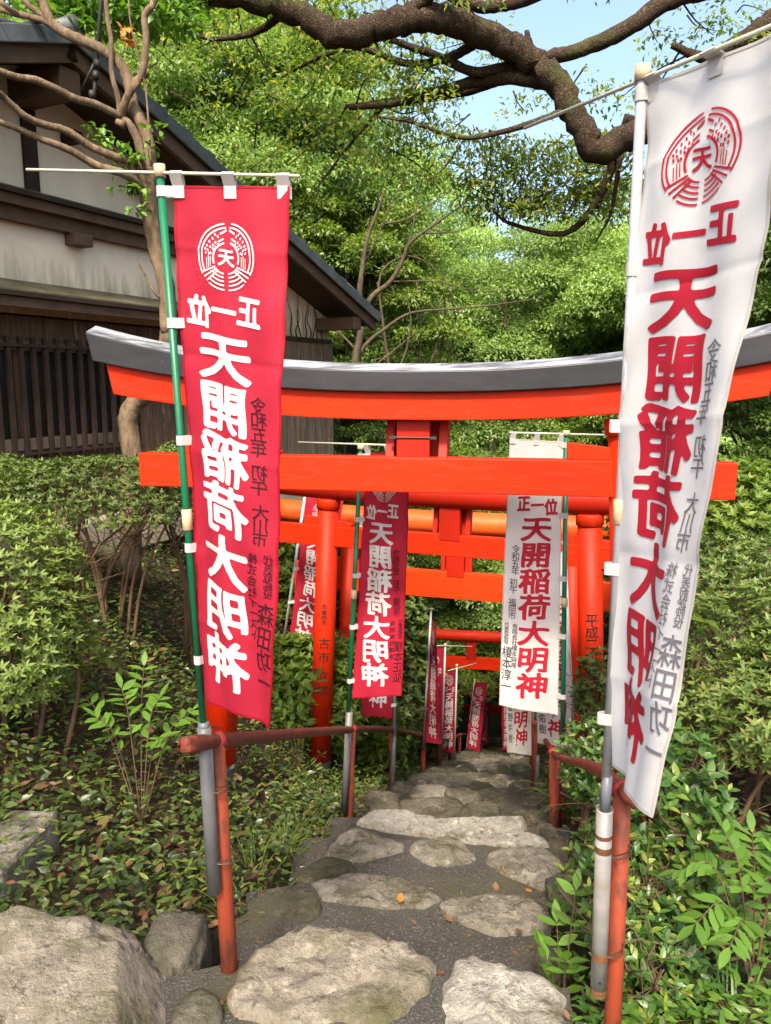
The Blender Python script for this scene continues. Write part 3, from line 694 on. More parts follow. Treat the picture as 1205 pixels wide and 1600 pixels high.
# ------------------------------------------------------------------ torii gates
def cyl_text(chars, p0, p1, r, face, size, x_off=0.0):
    """letters painted on a leaning round post, stacked downwards; face = direction the letters look to"""
    p0, p1 = np.asarray(p0), np.asarray(p1); ax = (p1 - p0)/np.linalg.norm(p1 - p0)
    f = np.asarray(face, float); f = f - ax*np.dot(f, ax); f /= np.linalg.norm(f); rt = np.cross(ax, f)
    mb = MB()
    for ch, t in chars:
        gV, gF = glyph(ch, 0)
        V = []
        for x, y in gV:
            a = (x*size + x_off)/r
            V.append(p0 + ax*(t + y*size) + (r + .0025)*(f*math.cos(a) + rt*math.sin(a)))
        mb.add(V, gF)
    return mb
def torii_round(name, label, L, R, dia, z_log, r_log, over, z_nuki, lean, mats, rise=0.06, hw=0.0, plaque=True, base_black=True):
    """gate with a round log lintel: L and R are plan positions of the post tops"""
    L, R = np.array([*L, 0.0]), np.array([*R, 0.0]); c = (L + R)/2; e = (R - L)/np.linalg.norm(R - L); n = np.array([-e[1], e[0], 0.0]); half = np.linalg.norm(R - L)/2
    g = thing(name, label, 'torii gate', (c[0], c[1], gz(c[0], c[1])), 'torii gates over the steps')
    up = np.array([0, 0, 1.0]); r = dia/2
    zt = z_log - r_log + 0.03
    posts = []
    for s in (-1, 1):
        top = c + e*s*half + up*zt; gb = gz(*(c + e*s*(half + .12))[:2]) - 0.25
        bot = c + e*s*(half + lean*(zt - gb)) + up*gb
        o = MB(); o.add(*tube([bot, top], [r*1.04, r*0.98], 28)); po = o.build('post', mats[1], g, True); posts.append((bot, top))
        k = MB(); d = (top - bot)/np.linalg.norm(top - bot)
        k.add(*tube([top - d*.10, top - d*.095, top - d*.01, top], [r*1.0, r*1.10, r*1.10, r*1.02], 28)); k.build('post_cap', mats[1], po, True)
        if base_black:
            k = MB(); k.add(*tube([bot, bot + d*0.42], r*1.06, 24)); k.build('post_base', M['black_base'], po, True)
    xs = np.linspace(-half - over, half + over, 21)
    k = MB(); k.add(*tube([c + e*x + up*(z_log + rise*(abs(x)/(half + over))**2.4) for x in xs], r_log, 24)); k.build('log_lintel', mats[0], g, True)
    z0, z1 = z_nuki
    k = MB(); k.add(*obox(c + up*(z0 + z1)/2, e*(half + over*0.72), n*.045, up*(z1 - z0)/2)); k.build('tie_beam', mats[2], g, bevel=.006)
    for s in (-1, 1):
        w = MB(); a = c + e*s*half + up*z1
        P = [a - e*.24, a + e*.24, a + e*.24 + up*.035, a - e*.24 + up*.085]
        w.add([p - n*.035 for p in P] + [p + n*.035 for p in P], [(0, 1, 2, 3), (7, 6, 5, 4), (0, 4, 5, 1), (1, 5, 6, 2), (2, 6, 7, 3), (3, 7, 4, 0)]); w.build('wedge', mats[2], g, bevel=.003)
    k = MB(); k.add(*obox(c + up*(z1 + zt)/2 - n*.01, e*.095, n*.04, up*((zt - z1)/2 + .05))); k.build('centre_strut', M['torii_red_deep_shaded'], g, bevel=.004)
    if plaque:
        hh = (zt - z1); q = MB(); q.add(*obox(c + up*(z1 + zt)/2 + n*.10, e*.165, n*.02, up*(hh/2 + .02) + n*.03)); qo = q.build('plaque', M['torii_red_deep_shaded'], g, bevel=.004)
        for s in (-1, 1):
            q = MB(); q.add(*obox(c + e*s*.15 + up*(z1 + zt)/2 + n*.055, e*.022, n*.028, up*(hh/2 + .015) + n*.03)); q.build('plaque_frame', M['torii_red_deep_shaded'], qo, bevel=.003)
    return g, posts, (c, e, n)

# front gate: black-capped curved lintel
C1 = np.array([0.19, 4.30, 0.0]); YAW = math.radians(10); e1 = np.array([math.cos(YAW), -math.sin(YAW), 0]); n1 = np.array([math.sin(YAW), math.cos(YAW), 0]); UP = np.array([0, 0, 1.0])
g1 = thing('torii_gate', 'nearest vermilion torii gate with black upswept cap beam', 'torii gate', (C1[0], C1[1], gz(C1[0], C1[1])), 'torii gates over the steps')
def beam(half_b, half_t, sect, z_of, N=40):
    """curved beam: sect = list of (n offset, height fraction 0..1); ends slanted"""
    V, Fs = [], []; k = len(sect)
    for s in np.linspace(-1, 1, N):
        for (on, hf) in sect:
            x = s*(half_b + (half_t - half_b)*hf); z0, z1 = z_of(abs(x))
            V.append(C1 + e1*x + n1*on + UP*(z0 + (z1 - z0)*hf))
    for i in range(N - 1):
        for j in range(k): Fs.append((i*k + j, i*k + (j+1) % k, (i+1)*k + (j+1) % k, (i+1)*k + j))
    Fs.append(tuple(range(k - 1, -1, -1))); Fs.append(tuple((N-1)*k + j for j in range(k)))
    return V, Fs
HL = 1.92
cur = lambda x: (x/HL)**2.3
blk = lambda x: (1.505 + .184*cur(x), 1.616 + .227*cur(x))
redz = lambda x: (1.354 + .162*cur(x), 1.5045 + .1835*cur(x))
b = MB(); b.add(*beam(1.87, 1.905, [(-.15, 0), (.15, 0), (.15, 1.0), (-.15, 1.0)], blk)); cap = b.build('cap_beam', M['kasagi_black'], g1, bevel=.006)
b = MB(); b.add(*beam(1.905, 1.915, [(-.150, 0.0), (.150, 0.0), (.02, 1.0), (-.02, 1.0)], lambda x: (blk(x)[1] + .0005, blk(x)[1] + .042))); b.build('cap_ridge', M['kasagi_top'], cap, bevel=.004)
b = MB(); b.add(*beam(1.775, 1.812, [(-.11, 0), (.11, 0), (.11, 1), (-.11, 1)], redz)); b.build('lintel', M['torii_red'], g1, bevel=.005)
b = MB(); b.add(*obox(C1 + UP*1.046, e1*1.668, n1*.055, UP*.098)); b.build('tie_beam', M['torii_red'], g1, bevel=.006)
HS = 1.116; P1 = []
for s in (-1, 1):
    top = C1 + e1*s*HS + UP*1.37; xb = C1 + e1*s*(HS + .17)
    gb = gz(xb[0], xb[1]) - 0.25; bot = np.array([xb[0], xb[1], gb]); d = (top - bot)/np.linalg.norm(top - bot)
    o = MB(); o.add(*tube([bot, top], [.113, .106], 32)); po = o.build('post', M['torii_post'], g1, True); P1.append((bot, top))
    k = MB(); k.add(*tube([top - d*.09, top - d*.085, top - d*.01, top], [.106, .124, .124, .115], 32)); k.build('post_cap', M['torii_red'], po, True)
    k = MB(); k.add(*tube([bot, bot + d*.34], .117, 24)); k.build('post_base', M['black_base'], po, True)
    a = C1 + e1*s*HS + UP*1.145; P = [a - e1*.31, a + e1*.31, a + e1*.31 + UP*.02, a - e1*.31 + UP*.093]
    w = MB(); w.add([p - n1*.04 for p in P] + [p + n1*.04 for p in P], [(0, 1, 2, 3), (7, 6, 5, 4), (0, 4, 5, 1), (1, 5, 6, 2), (2, 6, 7, 3), (3, 7, 4, 0)]); w.build('wedge', M['torii_red'], g1, bevel=.003)
b = MB(); b.add(*obox(C1 - e1*.03 + UP*1.25, e1*.092, n1*.05, UP*.125)); st = b.build('centre_strut', M['torii_red_deep_shaded'], g1, bevel=.004)
b = MB(); b.add(*tube([C1 - e1*.14 + UP*1.255 - n1*.056, C1 + e1*.08 + UP*1.255 - n1*.056], .004, 6)); b.build('wire', M['black_base'], st)
b = MB(); b.add(*obox(C1 - e1*.02 + UP*1.25 + n1*.16, e1*.175, n1*.018, UP*.135 + n1*.05)); pq = b.build('plaque', M['torii_red_deep_shaded'], g1, bevel=.005)
for s in (-1, 1):
    b = MB(); b.add(*obox(C1 - e1*.02 + e1*s*.15 + UP*1.25 + n1*.085, e1*.025, n1*.055, UP*.13 + n1*.045)); b.build('plaque_frame', M['torii_red_deep_shaded'], pq, bevel=.004)
    b = MB(); b.add(*obox(C1 - e1*.03 + e1*s*.112 + UP*1.255 - n1*.05, e1*.018, n1*.012, UP*.008)); b.build('bracket', M['black_base'], pq)
t_ = cyl_text([('石', .58)], P1[0][0], P1[0][1], .113, -n1, .11, .0); t_.build('lettering', M['paint_black'], g1)

def pl(u, v, d): return tuple(at(u, v, d)[:2])
g2, p2, f2 = torii_round('torii_gate', 'second torii gate, dark red round log lintel and two lettered round posts', pl(514, 785, 7.09), pl(922, 795, 6.23), .205, .585, .118, .80, (.045, .235), .05, (M['torii_red_deep_shaded'], M['torii_post'], M['torii_red']))
def zt(bot, top, v, d): return (at(0, v, d)[2] - bot[2])/((top - bot)[2]/np.linalg.norm(top - bot))
bl, tl = p2[0]
tx = [('古', 1003), ('市', 1025), ('立', 1054), ('歳', 1076)]
cyl_text([(c, zt(bl, tl, v, 7.05)) for c, v in tx], bl, tl, .1035, np.array([-.02, -1, 0]), .115, .012).build('lettering', M['paint_black'], g2)['kind'] = 'stuff'
cyl_text([(c, zt(bl, tl, v, 7.05)) for c, v in (('太', 945), ('宰', 955), ('府', 963), ('市', 971))], bl, tl, .1035, np.array([-.02, -1, 0]), .056, .0).build('lettering', M['paint_black'], g2)['kind'] = 'stuff'
cyl_text([(c, zt(bl, tl, v, 7.05)) for c, v in (('喜', 1050), ('代', 1064), ('美', 1078))], bl, tl, .1035, np.array([-.02, -1, 0]), .085, -.06).build('lettering', M['paint_black'], g2)['kind'] = 'stuff'
br, tr = p2[1]
tx = [('平', 967), ('成', 986), ('二', 1004), ('十', 1022), ('三', 1040), ('年', 1060), ('三', 1080), ('月', 1100), ('十', 1116), ('五', 1134), ('日', 1152)]
cyl_text([(c, zt(br, tr, v, 6.15)) for c, v in tx], br, tr, .1035, np.array([-.15, -1, 0]), .115, .0).build('lettering', M['paint_black'], g2)['kind'] = 'stuff'
g3, p3, f3 = torii_round('torii_gate', 'third torii gate with pale orange log lintel in the sun', pl(548, 860, 8.6), pl(893, 860, 7.9), .20, .045, .128, .95, (-.80, -.50), .04, (M['torii_orange_sunlit'], M['torii_post'], M['torii_vermilion']))
bl, tl = p3[0]
cyl_text([(c, zt(bl, tl, v, 8.5)) for c, v in (('昭', 985), ('和', 1005), ('年', 1030), ('日', 1052))], bl, tl, .10, np.array([-.02, -1, 0]), .085, -.02).build('lettering', M['paint_black'], g3)['kind'] = 'stuff'
for (u, vl, d, lab, nk) in ((737, 994, 15.0, 'fourth torii gate with weathered log lintel far down the steps', .45), (742, 1037, 19.0, 'fifth torii gate, low and partly hidden far down the steps', .42), (752, 1085, 25.0, 'farthest torii gate at the foot of the steps in shade', .40)):
    c = at(u, vl, d); yw = 0.15
    Lp = (c[0] - 1.15*math.cos(yw), c[1] + 1.15*math.sin(yw)); Rp = (c[0] + 1.15*math.cos(yw), c[1] - 1.15*math.sin(yw))
    torii_round('torii_gate', lab, Lp, Rp, .2, c[2], .115, .75, (c[2] - nk - .24, c[2] - nk), .04, (M['torii_red'], M['torii_red'], M['torii_red']), plaque=False, base_black=False)

# ------------------------------------------------------------------ hand rails
def railing(label, spots, rail_head, ends, mats, heads):
    r = thing('hand_rail', label, 'hand rail', (spots[0][0][0], spots[0][0][1], spots[0][0][2]))
    tops = []
    for k, (bot, top, rad) in enumerate(spots):
        o = MB(); lo = np.array(bot) - (np.array(top) - np.array(bot))*(0.5 if k < 2 else .25)
        o.add(*tube([lo, np.array(top)], rad, 14)); o.build('post', mats[0], r, True); tops.append(np.array(top))
        f = MB(); d = np.array([rad*.5, rad*0.5, 0])
        f.add(*tube([np.array(top) - d*1.3, np.array(top) + d*1.3 + np.array([0, 0, .004])], rad*1.02, 10)); f.build('joint_tape', M['tape_red'], r, True)
    pts = [np.array(p) for p in rail_head] + tops[1:] + [np.array(p) for p in ends]
    o = MB(); sp = spline(pts, 6); o.add(*tube(sp, spots[0][2]*0.86, 12)); o.build('rail', mats[1], r, True)
    return r
hL = [(at(357, 1485, 2.36), at(337, 1160, 2.36), .029), (at(545, 1292, 5.2), at(549, 1140, 5.2), .032)]
def postat(y, l, h=.72, rad=.032):
    x = float(path_x(y)) + l; z = float(path_z(y)) - .05
    return ((x, y, z), (x, y, z + h + .05), rad)
hL += [postat(7.3, -.80, .66), postat(9.6, -.78, .56), postat(11.2, -.74, .48), postat(12.9, -.72, .45), postat(15.5, -.75, .5), postat(18.5, -.75, .5)]
hR = [(at(957, 1612, 1.99), at(973, 1236, 1.99), .0245), (at(867, 1333, 4.93), at(866, 1176, 4.93), .034)]
hR += [postat(7.7, .66), postat(10.2, .72), postat(12.4, .74), postat(15.0, .76), postat(18.0, .76)]
rl = railing('left hand rail, rusty red pipe on posts running down the steps', hL, [at(306, 1166, 2.30), at(337, 1158, 2.36)], [], (M['rail_bright'], M['rail_red']), None)
rr = railing('right hand rail, orange-red pipe bending down to the front post', hR, [at(998, 1256, 1.93), at(973, 1234, 1.99), at(925, 1198, 2.6)], [], (M['rail_bright'], M['rail_bright']), None)
def holder(r, pts, rad, mat, wires=()):
    o = MB(); o.add(*tube(pts, rad, 16)); ho = o.build('pole_holder', mat, r, True)
    for (c, rw) in wires:
        th = np.linspace(0, 2*math.pi, 15)
        for dz in (-.004, .004):
            w = MB(); w.add(*tube([(c[0] + rw[0]*math.cos(a), c[1] + rw[1]*math.sin(a), c[2] + dz + .006*math.sin(a + dz*300)) for a in th], .0022, 5, caps=False)); w.build('binding_wire', M['wire'], ho)
    return ho
ca = at(327, 1228, 2.33); cb = at(343, 1338, 2.33)
holder(rl, [at(335, 1393, 2.31), at(319, 1136, 2.30)], .0225, M['pipe_grey'], ((ca, (.062, .034)), (cb, (.062, .034))))
o = MB(); o.add(*tube([at(319.3, 1144, 2.30), at(318, 1128, 2.30)], .0175, 14)); o.build('holder_sleeve', M['pipe_dark'], rl, True)
ca = at(957, 1327, 1.965); cb = at(947, 1480, 1.965)
holder(rr, [at(935, 1552, 1.945), at(945, 1266, 1.94)], .0225, M['pipe_pale'], ((ca, (.048, .034)), (cb, (.048, .034))))
o = MB(); o.add(*tube([at(945, 1272, 1.94), at(949, 1212, 1.94)], .0145, 14)); o.build('holder_sleeve', M['pipe_dark'], rr, True)
pa_, pb_ = at(935, 1552, 1.945), at(945, 1266, 1.94)
for f_, h_ in ((.80, .010), (.87, .006), (.22, .012), (.02, .012)):
    o = MB(); c_ = pa_ + (pb_ - pa_)*f_; d_ = (pb_ - pa_)/np.linalg.norm(pb_ - pa_); o.add(*tube([c_ - d_*h_, c_ + d_*h_], .0231, 18, caps=False, bump=.012, seed=int(f_*90))); o.build('rust_stain', M['rust'], rr, True)
o = MB(); o.add(*tube([pb_ + d_*.001, pb_ + d_*.006], [.0238, .0238], 20, caps=False)); o.build('holder_rim', M['tab'], rr, True)
o = MB(); c_ = pa_ + (pb_ - pa_)*.09 + np.array([-.004, -.0215, 0]); o.add(*tube([c_, c_ + np.array([0, -.0022, 0])], .004, 10)); o.build('bolt_hole', M['black_base'], rr)
for r_, (b_, t_) in ((rl, (at(538, 1268, 5.14), at(546, 1112, 5.14))), (rl, (at(613, 1250, 7.25), at(616, 1150, 7.25))), (rr, (at(878, 1322, 4.98), at(879, 1172, 4.98))), (rr, (at(838, 1268, 7.65), at(840, 1180, 7.65)))):
    o = MB(); o.add(*tube([b_, t_], .024, 12)); o.build('pole_holder', M['pipe_grey'] if r_ is rl or b_[0] > 1.4 else M['rail_red'], r_, True)

M['hem_red'] = cloth_mat('hem_red', (0.31, 0.005, 0.014), 0.12); M['hem_white'] = cloth_mat('hem_white', (0.52, 0.50, 0.47), 0.12)
# ------------------------------------------------------------------ nobori banners
def row_interp(edge, v0, v1, n):
    E_ = np.array(sorted(edge, key=lambda p: p[1]), float); vs = np.linspace(v0, v1, n)
    return np.stack([np.interp(vs, E_[:, 1], E_[:, 0]), vs], 1)
def banner(name, label, pole, edge_p, edge_f, w, kind, side='near', pole_mat='green_pole', bar=None, lines=(), ink=None, small_ink=None, collars=(), tabs=True, seed=0, nx=14, ny=64, pole_r=.011, group='tall shrine banners along the steps', wav=1.0, detail=True):
    (ub, vb, db), (ut, vt, dt) = pole
    pb, ptp = at(ub, vb, db), at(ut, vt, dt)
    b = thing(name, label, 'banner', tuple(pb), group)
    o = MB(); o.add(*tube([pb, ptp], pole_r, 14)); po = o.build('pole', M[pole_mat], b, True)
    if detail:
        o = MB(); d = (ptp - pb)/np.linalg.norm(ptp - pb); o.add(*tube([ptp - d*.012, ptp + d*.022], pole_r*1.45, 14)); o.build('pole_cap', M['beige'], po, True)
        for (u, v) in collars:
            f = (v - vb)/(vt - vb); c = pb + (ptp - pb)*f
            o = MB(); o.add(*tube([c - d*.032, c - d*.03, c + d*.03, c + d*.032], [pole_r*1.1, pole_r*1.4, pole_r*1.4, pole_r*1.1], 14)); o.build('pole_joint', M['beige'], po, True)
    rp = row_interp(edge_p, min(p[1] for p in edge_p), max(p[1] for p in edge_p), ny)
    rf = row_interp(edge_f, min(p[1] for p in edge_f), max(p[1] for p in edge_f), ny)
    PL, PR = [], []
    for k in range(ny):
        u, v = rp[k]; f = (v - vb)/(vt - vb); d = db + (dt - db)*f
        L = at(u, v, d); r = ray(*rf[k]); o_ = np.array([0, 0, EYE])
        if side == 'flat': Rp = at(rf[k][0], rf[k][1], d)
        else:
            A = np.dot(r[:2], r[:2]); B = -2*np.dot(r[:2], L[:2]); Cc = np.dot(L[:2], L[:2]) - w*w
            disc = max(B*B - 4*A*Cc, 0)
            kk = (-B + (-1 if side == 'near' else 1)*math.sqrt(disc))/(2*A); Rp = o_ + r*kk
        PL.append(L); PR.append(Rp)
    PL, PR = np.array(PL), np.array(PR)
    kn = max(4, ny//18); ks = np.exp(-np.linspace(-2, 2, 2*kn + 1)**2); ks /= ks.sum()
    PR = np.stack([np.convolve(np.pad(PR[:, i], kn, mode='reflect', reflect_type='odd'), ks, 'valid') for i in range(3)], 1)
    if bar:
        hz0 = PR[0] - PL[0]; hz0[2] = 0; hz0 /= np.linalg.norm(hz0); nn0 = np.array([hz0[1], -hz0[0], 0]); BA = []
        for (u_, v_, _) in bar:
            r_ = ray(u_, v_); k_ = np.dot(ptp - np.array([0, 0, EYE]), nn0)/np.dot(r_, nn0); BA.append(np.array([0, 0, EYE]) + r_*k_)
        o = MB(); o.add(*tube(BA, pole_r*.42, 8)); o.build('cross_bar', M['bar'], b, True)
    rs = np.random.default_rng(seed + 50); ph = rs.random(8)*6.28
    def surf(a, t):                       # a: 0 at the pole, 1 at the free edge; t: 0 top, 1 bottom
        a = np.asarray(a, float); t = np.asarray(t, float)
        i = np.clip(t*(ny - 1), 0, ny - 1.0001); i0 = i.astype(int); fr = (i - i0)[..., None]
        l = PL[i0]*(1 - fr) + PL[i0 + 1]*fr; r = PR[i0]*(1 - fr) + PR[i0 + 1]*fr
        p = l + (r - l)*a[..., None]
        hz = r - l; hz = hz/np.linalg.norm(hz, axis=-1)[..., None]; dn = PL[-1] - PL[0]; dn = dn/np.linalg.norm(dn)
        nrm = np.cross(hz, np.broadcast_to(dn, hz.shape)); nrm = nrm/np.linalg.norm(nrm, axis=-1)[..., None]
        amp = wav*w
        z = amp*(0.030*np.sin(2*math.pi*(a*0.9 + 0.5*t) + ph[0])*(0.35 + t) + 0.010*np.sin(2*math.pi*(a*2.3 - t*2.0) + ph[1]) + 0.006*np.sin(2*math.pi*(a*1.2 + t*6.3) + ph[2]))
        for k in range(5):
            tc = 0.13 + 0.185*k + .02*math.sin(ph[k])
            z = z + amp*(0.012 if k % 2 else -.010)*np.exp(-np.abs(t - tc + 0.012*(a - .5)*math.sin(ph[k] * 2))/0.010)
        z = z + amp*.005*np.sin(9*a + 31*t + ph[3] + 2*np.sin(11*t + ph[4]))*np.sin(17*t - 5*a + ph[5]) + amp*.010*np.exp(-a/.08)*np.sin(70*t + ph[6])*.35 + amp*.010*np.exp(-(1 - a)/.06)*np.sin(54*t + ph[7])*.35
        return p + nrm*z[..., None], nrm
    aa, tt = np.meshgrid(np.linspace(0, 1, nx), np.linspace(0, 1, ny)); V, _ = surf(aa.ravel(), tt.ravel())
    ii, jj = np.meshgrid(np.arange(nx - 1), np.arange(ny - 1)); q = (jj*nx + ii).ravel()
    cl = O('cloth', V, np.stack([q, q + 1, q + nx + 1, q + nx], 1), M['cloth_' + kind], b, True)
    H = np.linalg.norm(PL[-1] - PL[0])
    if detail:                            # stitched hems, a double thickness of cloth
        hm = MB(); hw_ = .018
        for (a0, a1, t0, t1, na, nt_) in ((0, hw_, 0, 1, 2, ny), (1 - hw_, 1, 0, 1, 2, ny), (hw_, 1 - hw_, 0, hw_*.25, nx, 2), (hw_, 1 - hw_, 1 - hw_*.25, 1, nx, 2)):
            A_, T_ = np.meshgrid(np.linspace(a0, a1, na), np.linspace(t0, t1, nt_)); p, nrm = surf(A_.ravel(), T_.ravel())
            i_, j_ = np.meshgrid(np.arange(na - 1), np.arange(nt_ - 1)); q_ = (j_*na + i_).ravel(); Fh = [tuple(x) for x in np.stack([q_, q_ + 1, q_ + na + 1, q_ + na], 1)]
            for sg in (1, -1): hm.add(p + nrm*.0014*sg, Fh)
        stuff(hm.build('hem', M['hem_' + kind], cl, True))
    def put(chars, mat, nm, offs=.0022):
        mb = MB()
        for sgn in (1, -1):
            for (gV, gF), x, t, sx, sy in chars:
                if not len(gV): continue
                a = x + gV[:, 0]*(-sx); t2 = t - gV[:, 1]*sy
                p, nrm = surf(np.clip(a, .0, 1), np.clip(t2, 0, 1)); mb.add(p + nrm*offs*sgn, gF)
        if mb.V: stuff(mb.build(nm, mat, cl))
    for mat, nm, chars in lines: put(chars, M[mat], nm)
    if tabs:
        hz = PR[0] - PL[0]; wv = np.linalg.norm(hz); hz /= wv; nn = np.cross(hz, (0, 0, 1.0)); nn /= np.linalg.norm(nn)
        for a in (.05, .5, .95):
            p, _ = surf(np.array([a]), np.array([0.0])); p = p[0]
            
            if bar:
                A_, B_ = BA; f = np.clip(np.dot((p - A_), (B_ - A_))/np.dot(B_ - A_, B_ - A_), 0, 1); top = A_ + (B_ - A_)*f
            else: top = p + np.array([0, 0, .05])
            tb = MB(); hw = .021*w/.4
            for sg in (1, -1):
                o1, o2 = nn*.004*sg, nn*(pole_r*.42 + .003)*sg; low = p - np.array([0, 0, .035*w/.4])
                tb.add([low - hz*hw + o1, low + hz*hw + o1, p + hz*hw + o1, p - hz*hw + o1, top + hz*hw + o2, top - hz*hw + o2, top + hz*hw + np.array([0, 0, .007]), top - hz*hw + np.array([0, 0, .007])], [(0, 1, 2, 3), (3, 2, 4, 5), (5, 4, 6, 7)])
            tb.build('tab', M['tab'], b)
        for t in (0.012, .27, .50, .71, .93):
            p, _ = surf(np.array([0.0]), np.array([t])); p = p[0]; v_ = p[2]
            f = (v_ - pb[2])/(ptp - pb)[2]; cpt = pb + (ptp - pb)*f; hz2 = p - cpt; hz2[2] = 0; L2 = np.linalg.norm(hz2)
            hz2 = hz2/L2 if L2 > 1e-4 else hz
            n2 = np.cross(hz2, (0, 0, 1.0)); tb = MB(); hh = .016*H/1.7; ext = max(L2, pole_r) + .018*w/.4
            ang = np.linspace(-math.pi/2, -3*math.pi/2, 7); rr_ = pole_r + .003
            ring = [cpt + hz2*(rr_*math.cos(a_)) + n2*(rr_*math.sin(a_)) for a_ in ang]
            loop = [cpt + hz2*ext - n2*.004] + ring + [cpt + hz2*ext + n2*.004]
            m_ = len(loop); tb.add([q - np.array([0, 0, hh]) for q in loop] + [q + np.array([0, 0, hh]) for q in loop], [(i, i + 1, i + 1 + m_, i + m_) for i in range(m_ - 1)]); tb.build('tab', M['tab'], b)
    return b
def col(chars, x, t0, t1, sx, sy, bold=0):
    n = len(chars)
    return [(glyph(c, bold), x, t0 + (t1 - t0)*(i + .5)/n, sx, sy) for i, c in enumerate(chars)]
# x measured from the pole (0) to the free edge (1)
def main_text(sx=.55, sy=.098, x=.44, q=1):
    L = [(EMB if q == 1 else EMB2, .47, .135, .262, .064)]
    L += [(glyph(c, 3 if q == 1 else 2), .69 - .25*i, .237 + .002*i, .235, .062) for i, c in enumerate('正一位')]
    L += [(glyph(c, q), x, .326 + .0965*i, sx, sy) for i, c in enumerate('天開稲荷大明神')]
    return L
def small_text(place, firm, name, x0=.80):
    L = col('令和五年', x0, .395, .505, .15, .032) + col('初午', x0 + .02, .52, .575, .15, .032) + col(place, x0 + .03, .595, .67, .145, .03)
    L += col(firm, .77, .685, .85, .105, .0215) + col('代表取締役', .915, .685, .765, .085, .0185)
    L += col(name, .895, .775, .945, .185, .045)
    return L
banner('nobori_banner', 'large red banner on green pole at front left, white lettering seen mirrored', ((318.5, 1140, 2.30), (250, 270, 2.30)),
       [(270, 290), (275, 400), (281, 500), (286, 600), (292, 700), (297, 800), (303, 900), (309, 1000), (316, 1086)],
       [(455, 291), (450, 400), (445, 500), (441, 600), (437, 700), (433, 800), (428, 900), (424, 1000), (420, 1080), (417, 1140)],
       .38, 'red', 'near', 'green_pole', ((42, 265, 2.33), (468, 275, 2.25)), [('ink_white', 'lettering', main_text()), ('ink_maroon', 'small_lettering', small_text('大川市', '株式会社イースト', '森田功一'))], collars=((291, 787),), seed=1, ny=200, nx=26)
banner('nobori_banner', 'large white banner on white pole at front right, red lettering seen mirrored', ((946, 1245, 1.94), (1004, 118, 1.94)),
       [(1018, 135), (1012, 230), (1003, 330), (993, 430), (985, 530), (978, 640), (970, 740), (965, 830), (958, 930), (951, 1040), (949, 1120), (953, 1196)],
       [(1254, 28), (1205, 310), (1187, 439), (1160, 551), (1137, 682), (1119, 787), (1100, 870), (1086, 950), (1070, 1050), (1052, 1140), (1036, 1216), (1020, 1278)],
       .44, 'white', 'near', 'white_pole', ((820, 200, 2.55), (1300, 2, 1.46)), [('ink_red', 'lettering', main_text()), ('ink_grey', 'small_lettering', small_text('大川市', '株式会社イースト', '森田功一'))], collars=((966, 757),), seed=2, ny=200, nx=26, pole_r=.0125)
banner('nobori_banner', 'red banner on green pole below the front gate, left of the steps', ((544, 1120, 5.14), (564, 700, 5.14)),
       [(572, 708), (569, 767), (551, 1080), (551, 1090)], [(645, 708), (639, 767), (627, 1080), (627, 1088)], .37, 'red', 'near', 'green_pole', ((466, 691, 5.2), (652, 697, 5.0)),
       [('ink_white', 'lettering', main_text()), ('ink_maroon', 'small_lettering', small_text('福岡市', '有限会社榎本', '榎本正弘'))], collars=((549, 922),), seed=3, pole_r=.016)
banner('nobori_banner', 'white banner with readable red lettering on green pole right of the steps', ((879, 1178, 4.98), (885, 678, 4.98)),
       [(880, 690), (878, 770), (872, 1118)], [(797, 685), (793, 770), (787, 900), (780, 1102)], .36, 'white', 'near', 'green_pole', ((796, 676, 4.9), (955, 680, 5.1)),
       [('ink_red', 'lettering', main_text()), ('ink_black', 'small_lettering', small_text('福岡市', '有限会社榎本興産', '榎本淳一'))], collars=((882, 932),), seed=4, pole_r=.016, wav=.6)
MAINT = [('ink_white', 'lettering', main_text(q=2))]
MAINW = [('ink_red', 'lettering', main_text(q=2)), ('ink_black', 'small_lettering', col('星野佑樹', .85, .72, .95, .2, .05))]
banner('nobori_banner', 'red banner with leaning white pole left of the second gate', ((440, 1026, 8.2), (480, 752, 8.2)),
       [(481, 765), (449, 1012)], [(540, 765), (498, 1022)], .42, 'red', 'near', 'white_pole', ((462, 752, 8.3), (545, 756, 8.0)), MAINT, seed=5, ny=40, nx=8, pole_r=.016)
banner('nobori_banner', 'red banner hanging behind the second left banner, only its lower end showing', ((617, 1180, 7.25), (616, 808, 7.25)),
       [(612, 820), (612, 1122)], [(560, 820), (565, 1118)], .37, 'red', 'near', 'white_pole', ((556, 812, 7.3), (622, 813, 7.2)), MAINT, seed=6, ny=40, nx=8, pole_r=.016)
banner('nobori_banner', 'thin edge-on red banner on a tall white pole, middle of the steps', ((661, 1170, 9.4), (674, 952, 9.4)),
       [(676, 968), (665, 1160)], [(681, 975), (690, 1163)], .2, 'red', 'near', 'white_pole', None, MAINT, seed=7, ny=40, nx=8, tabs=False, pole_r=.014)
banner('nobori_banner', 'broad red banner behind the edge-on one, left of the steps', ((690, 1190, 11.0), (696, 1008, 11.0)),
       [(694, 1012), (690, 1162)], [(658, 1012), (656, 1160)], .36, 'red', 'near', 'white_pole', ((655, 1008, 11.1), (738, 1010, 10.9)), MAINT, seed=8, ny=40, nx=8, tabs=False, pole_r=.015)
banner('nobori_banner', 'red banner with clear white lettering beside the far left hand rail', ((710, 1195, 12.6), (714, 1040, 12.6)),
       [(713, 1046), (711, 1176)], [(692, 1046), (685, 1174)], .34, 'red', 'near', 'white_pole', ((700, 1048, 12.7), (745, 1036, 12.5)), MAINT, seed=9, ny=40, nx=8, tabs=False, pole_r=.015)
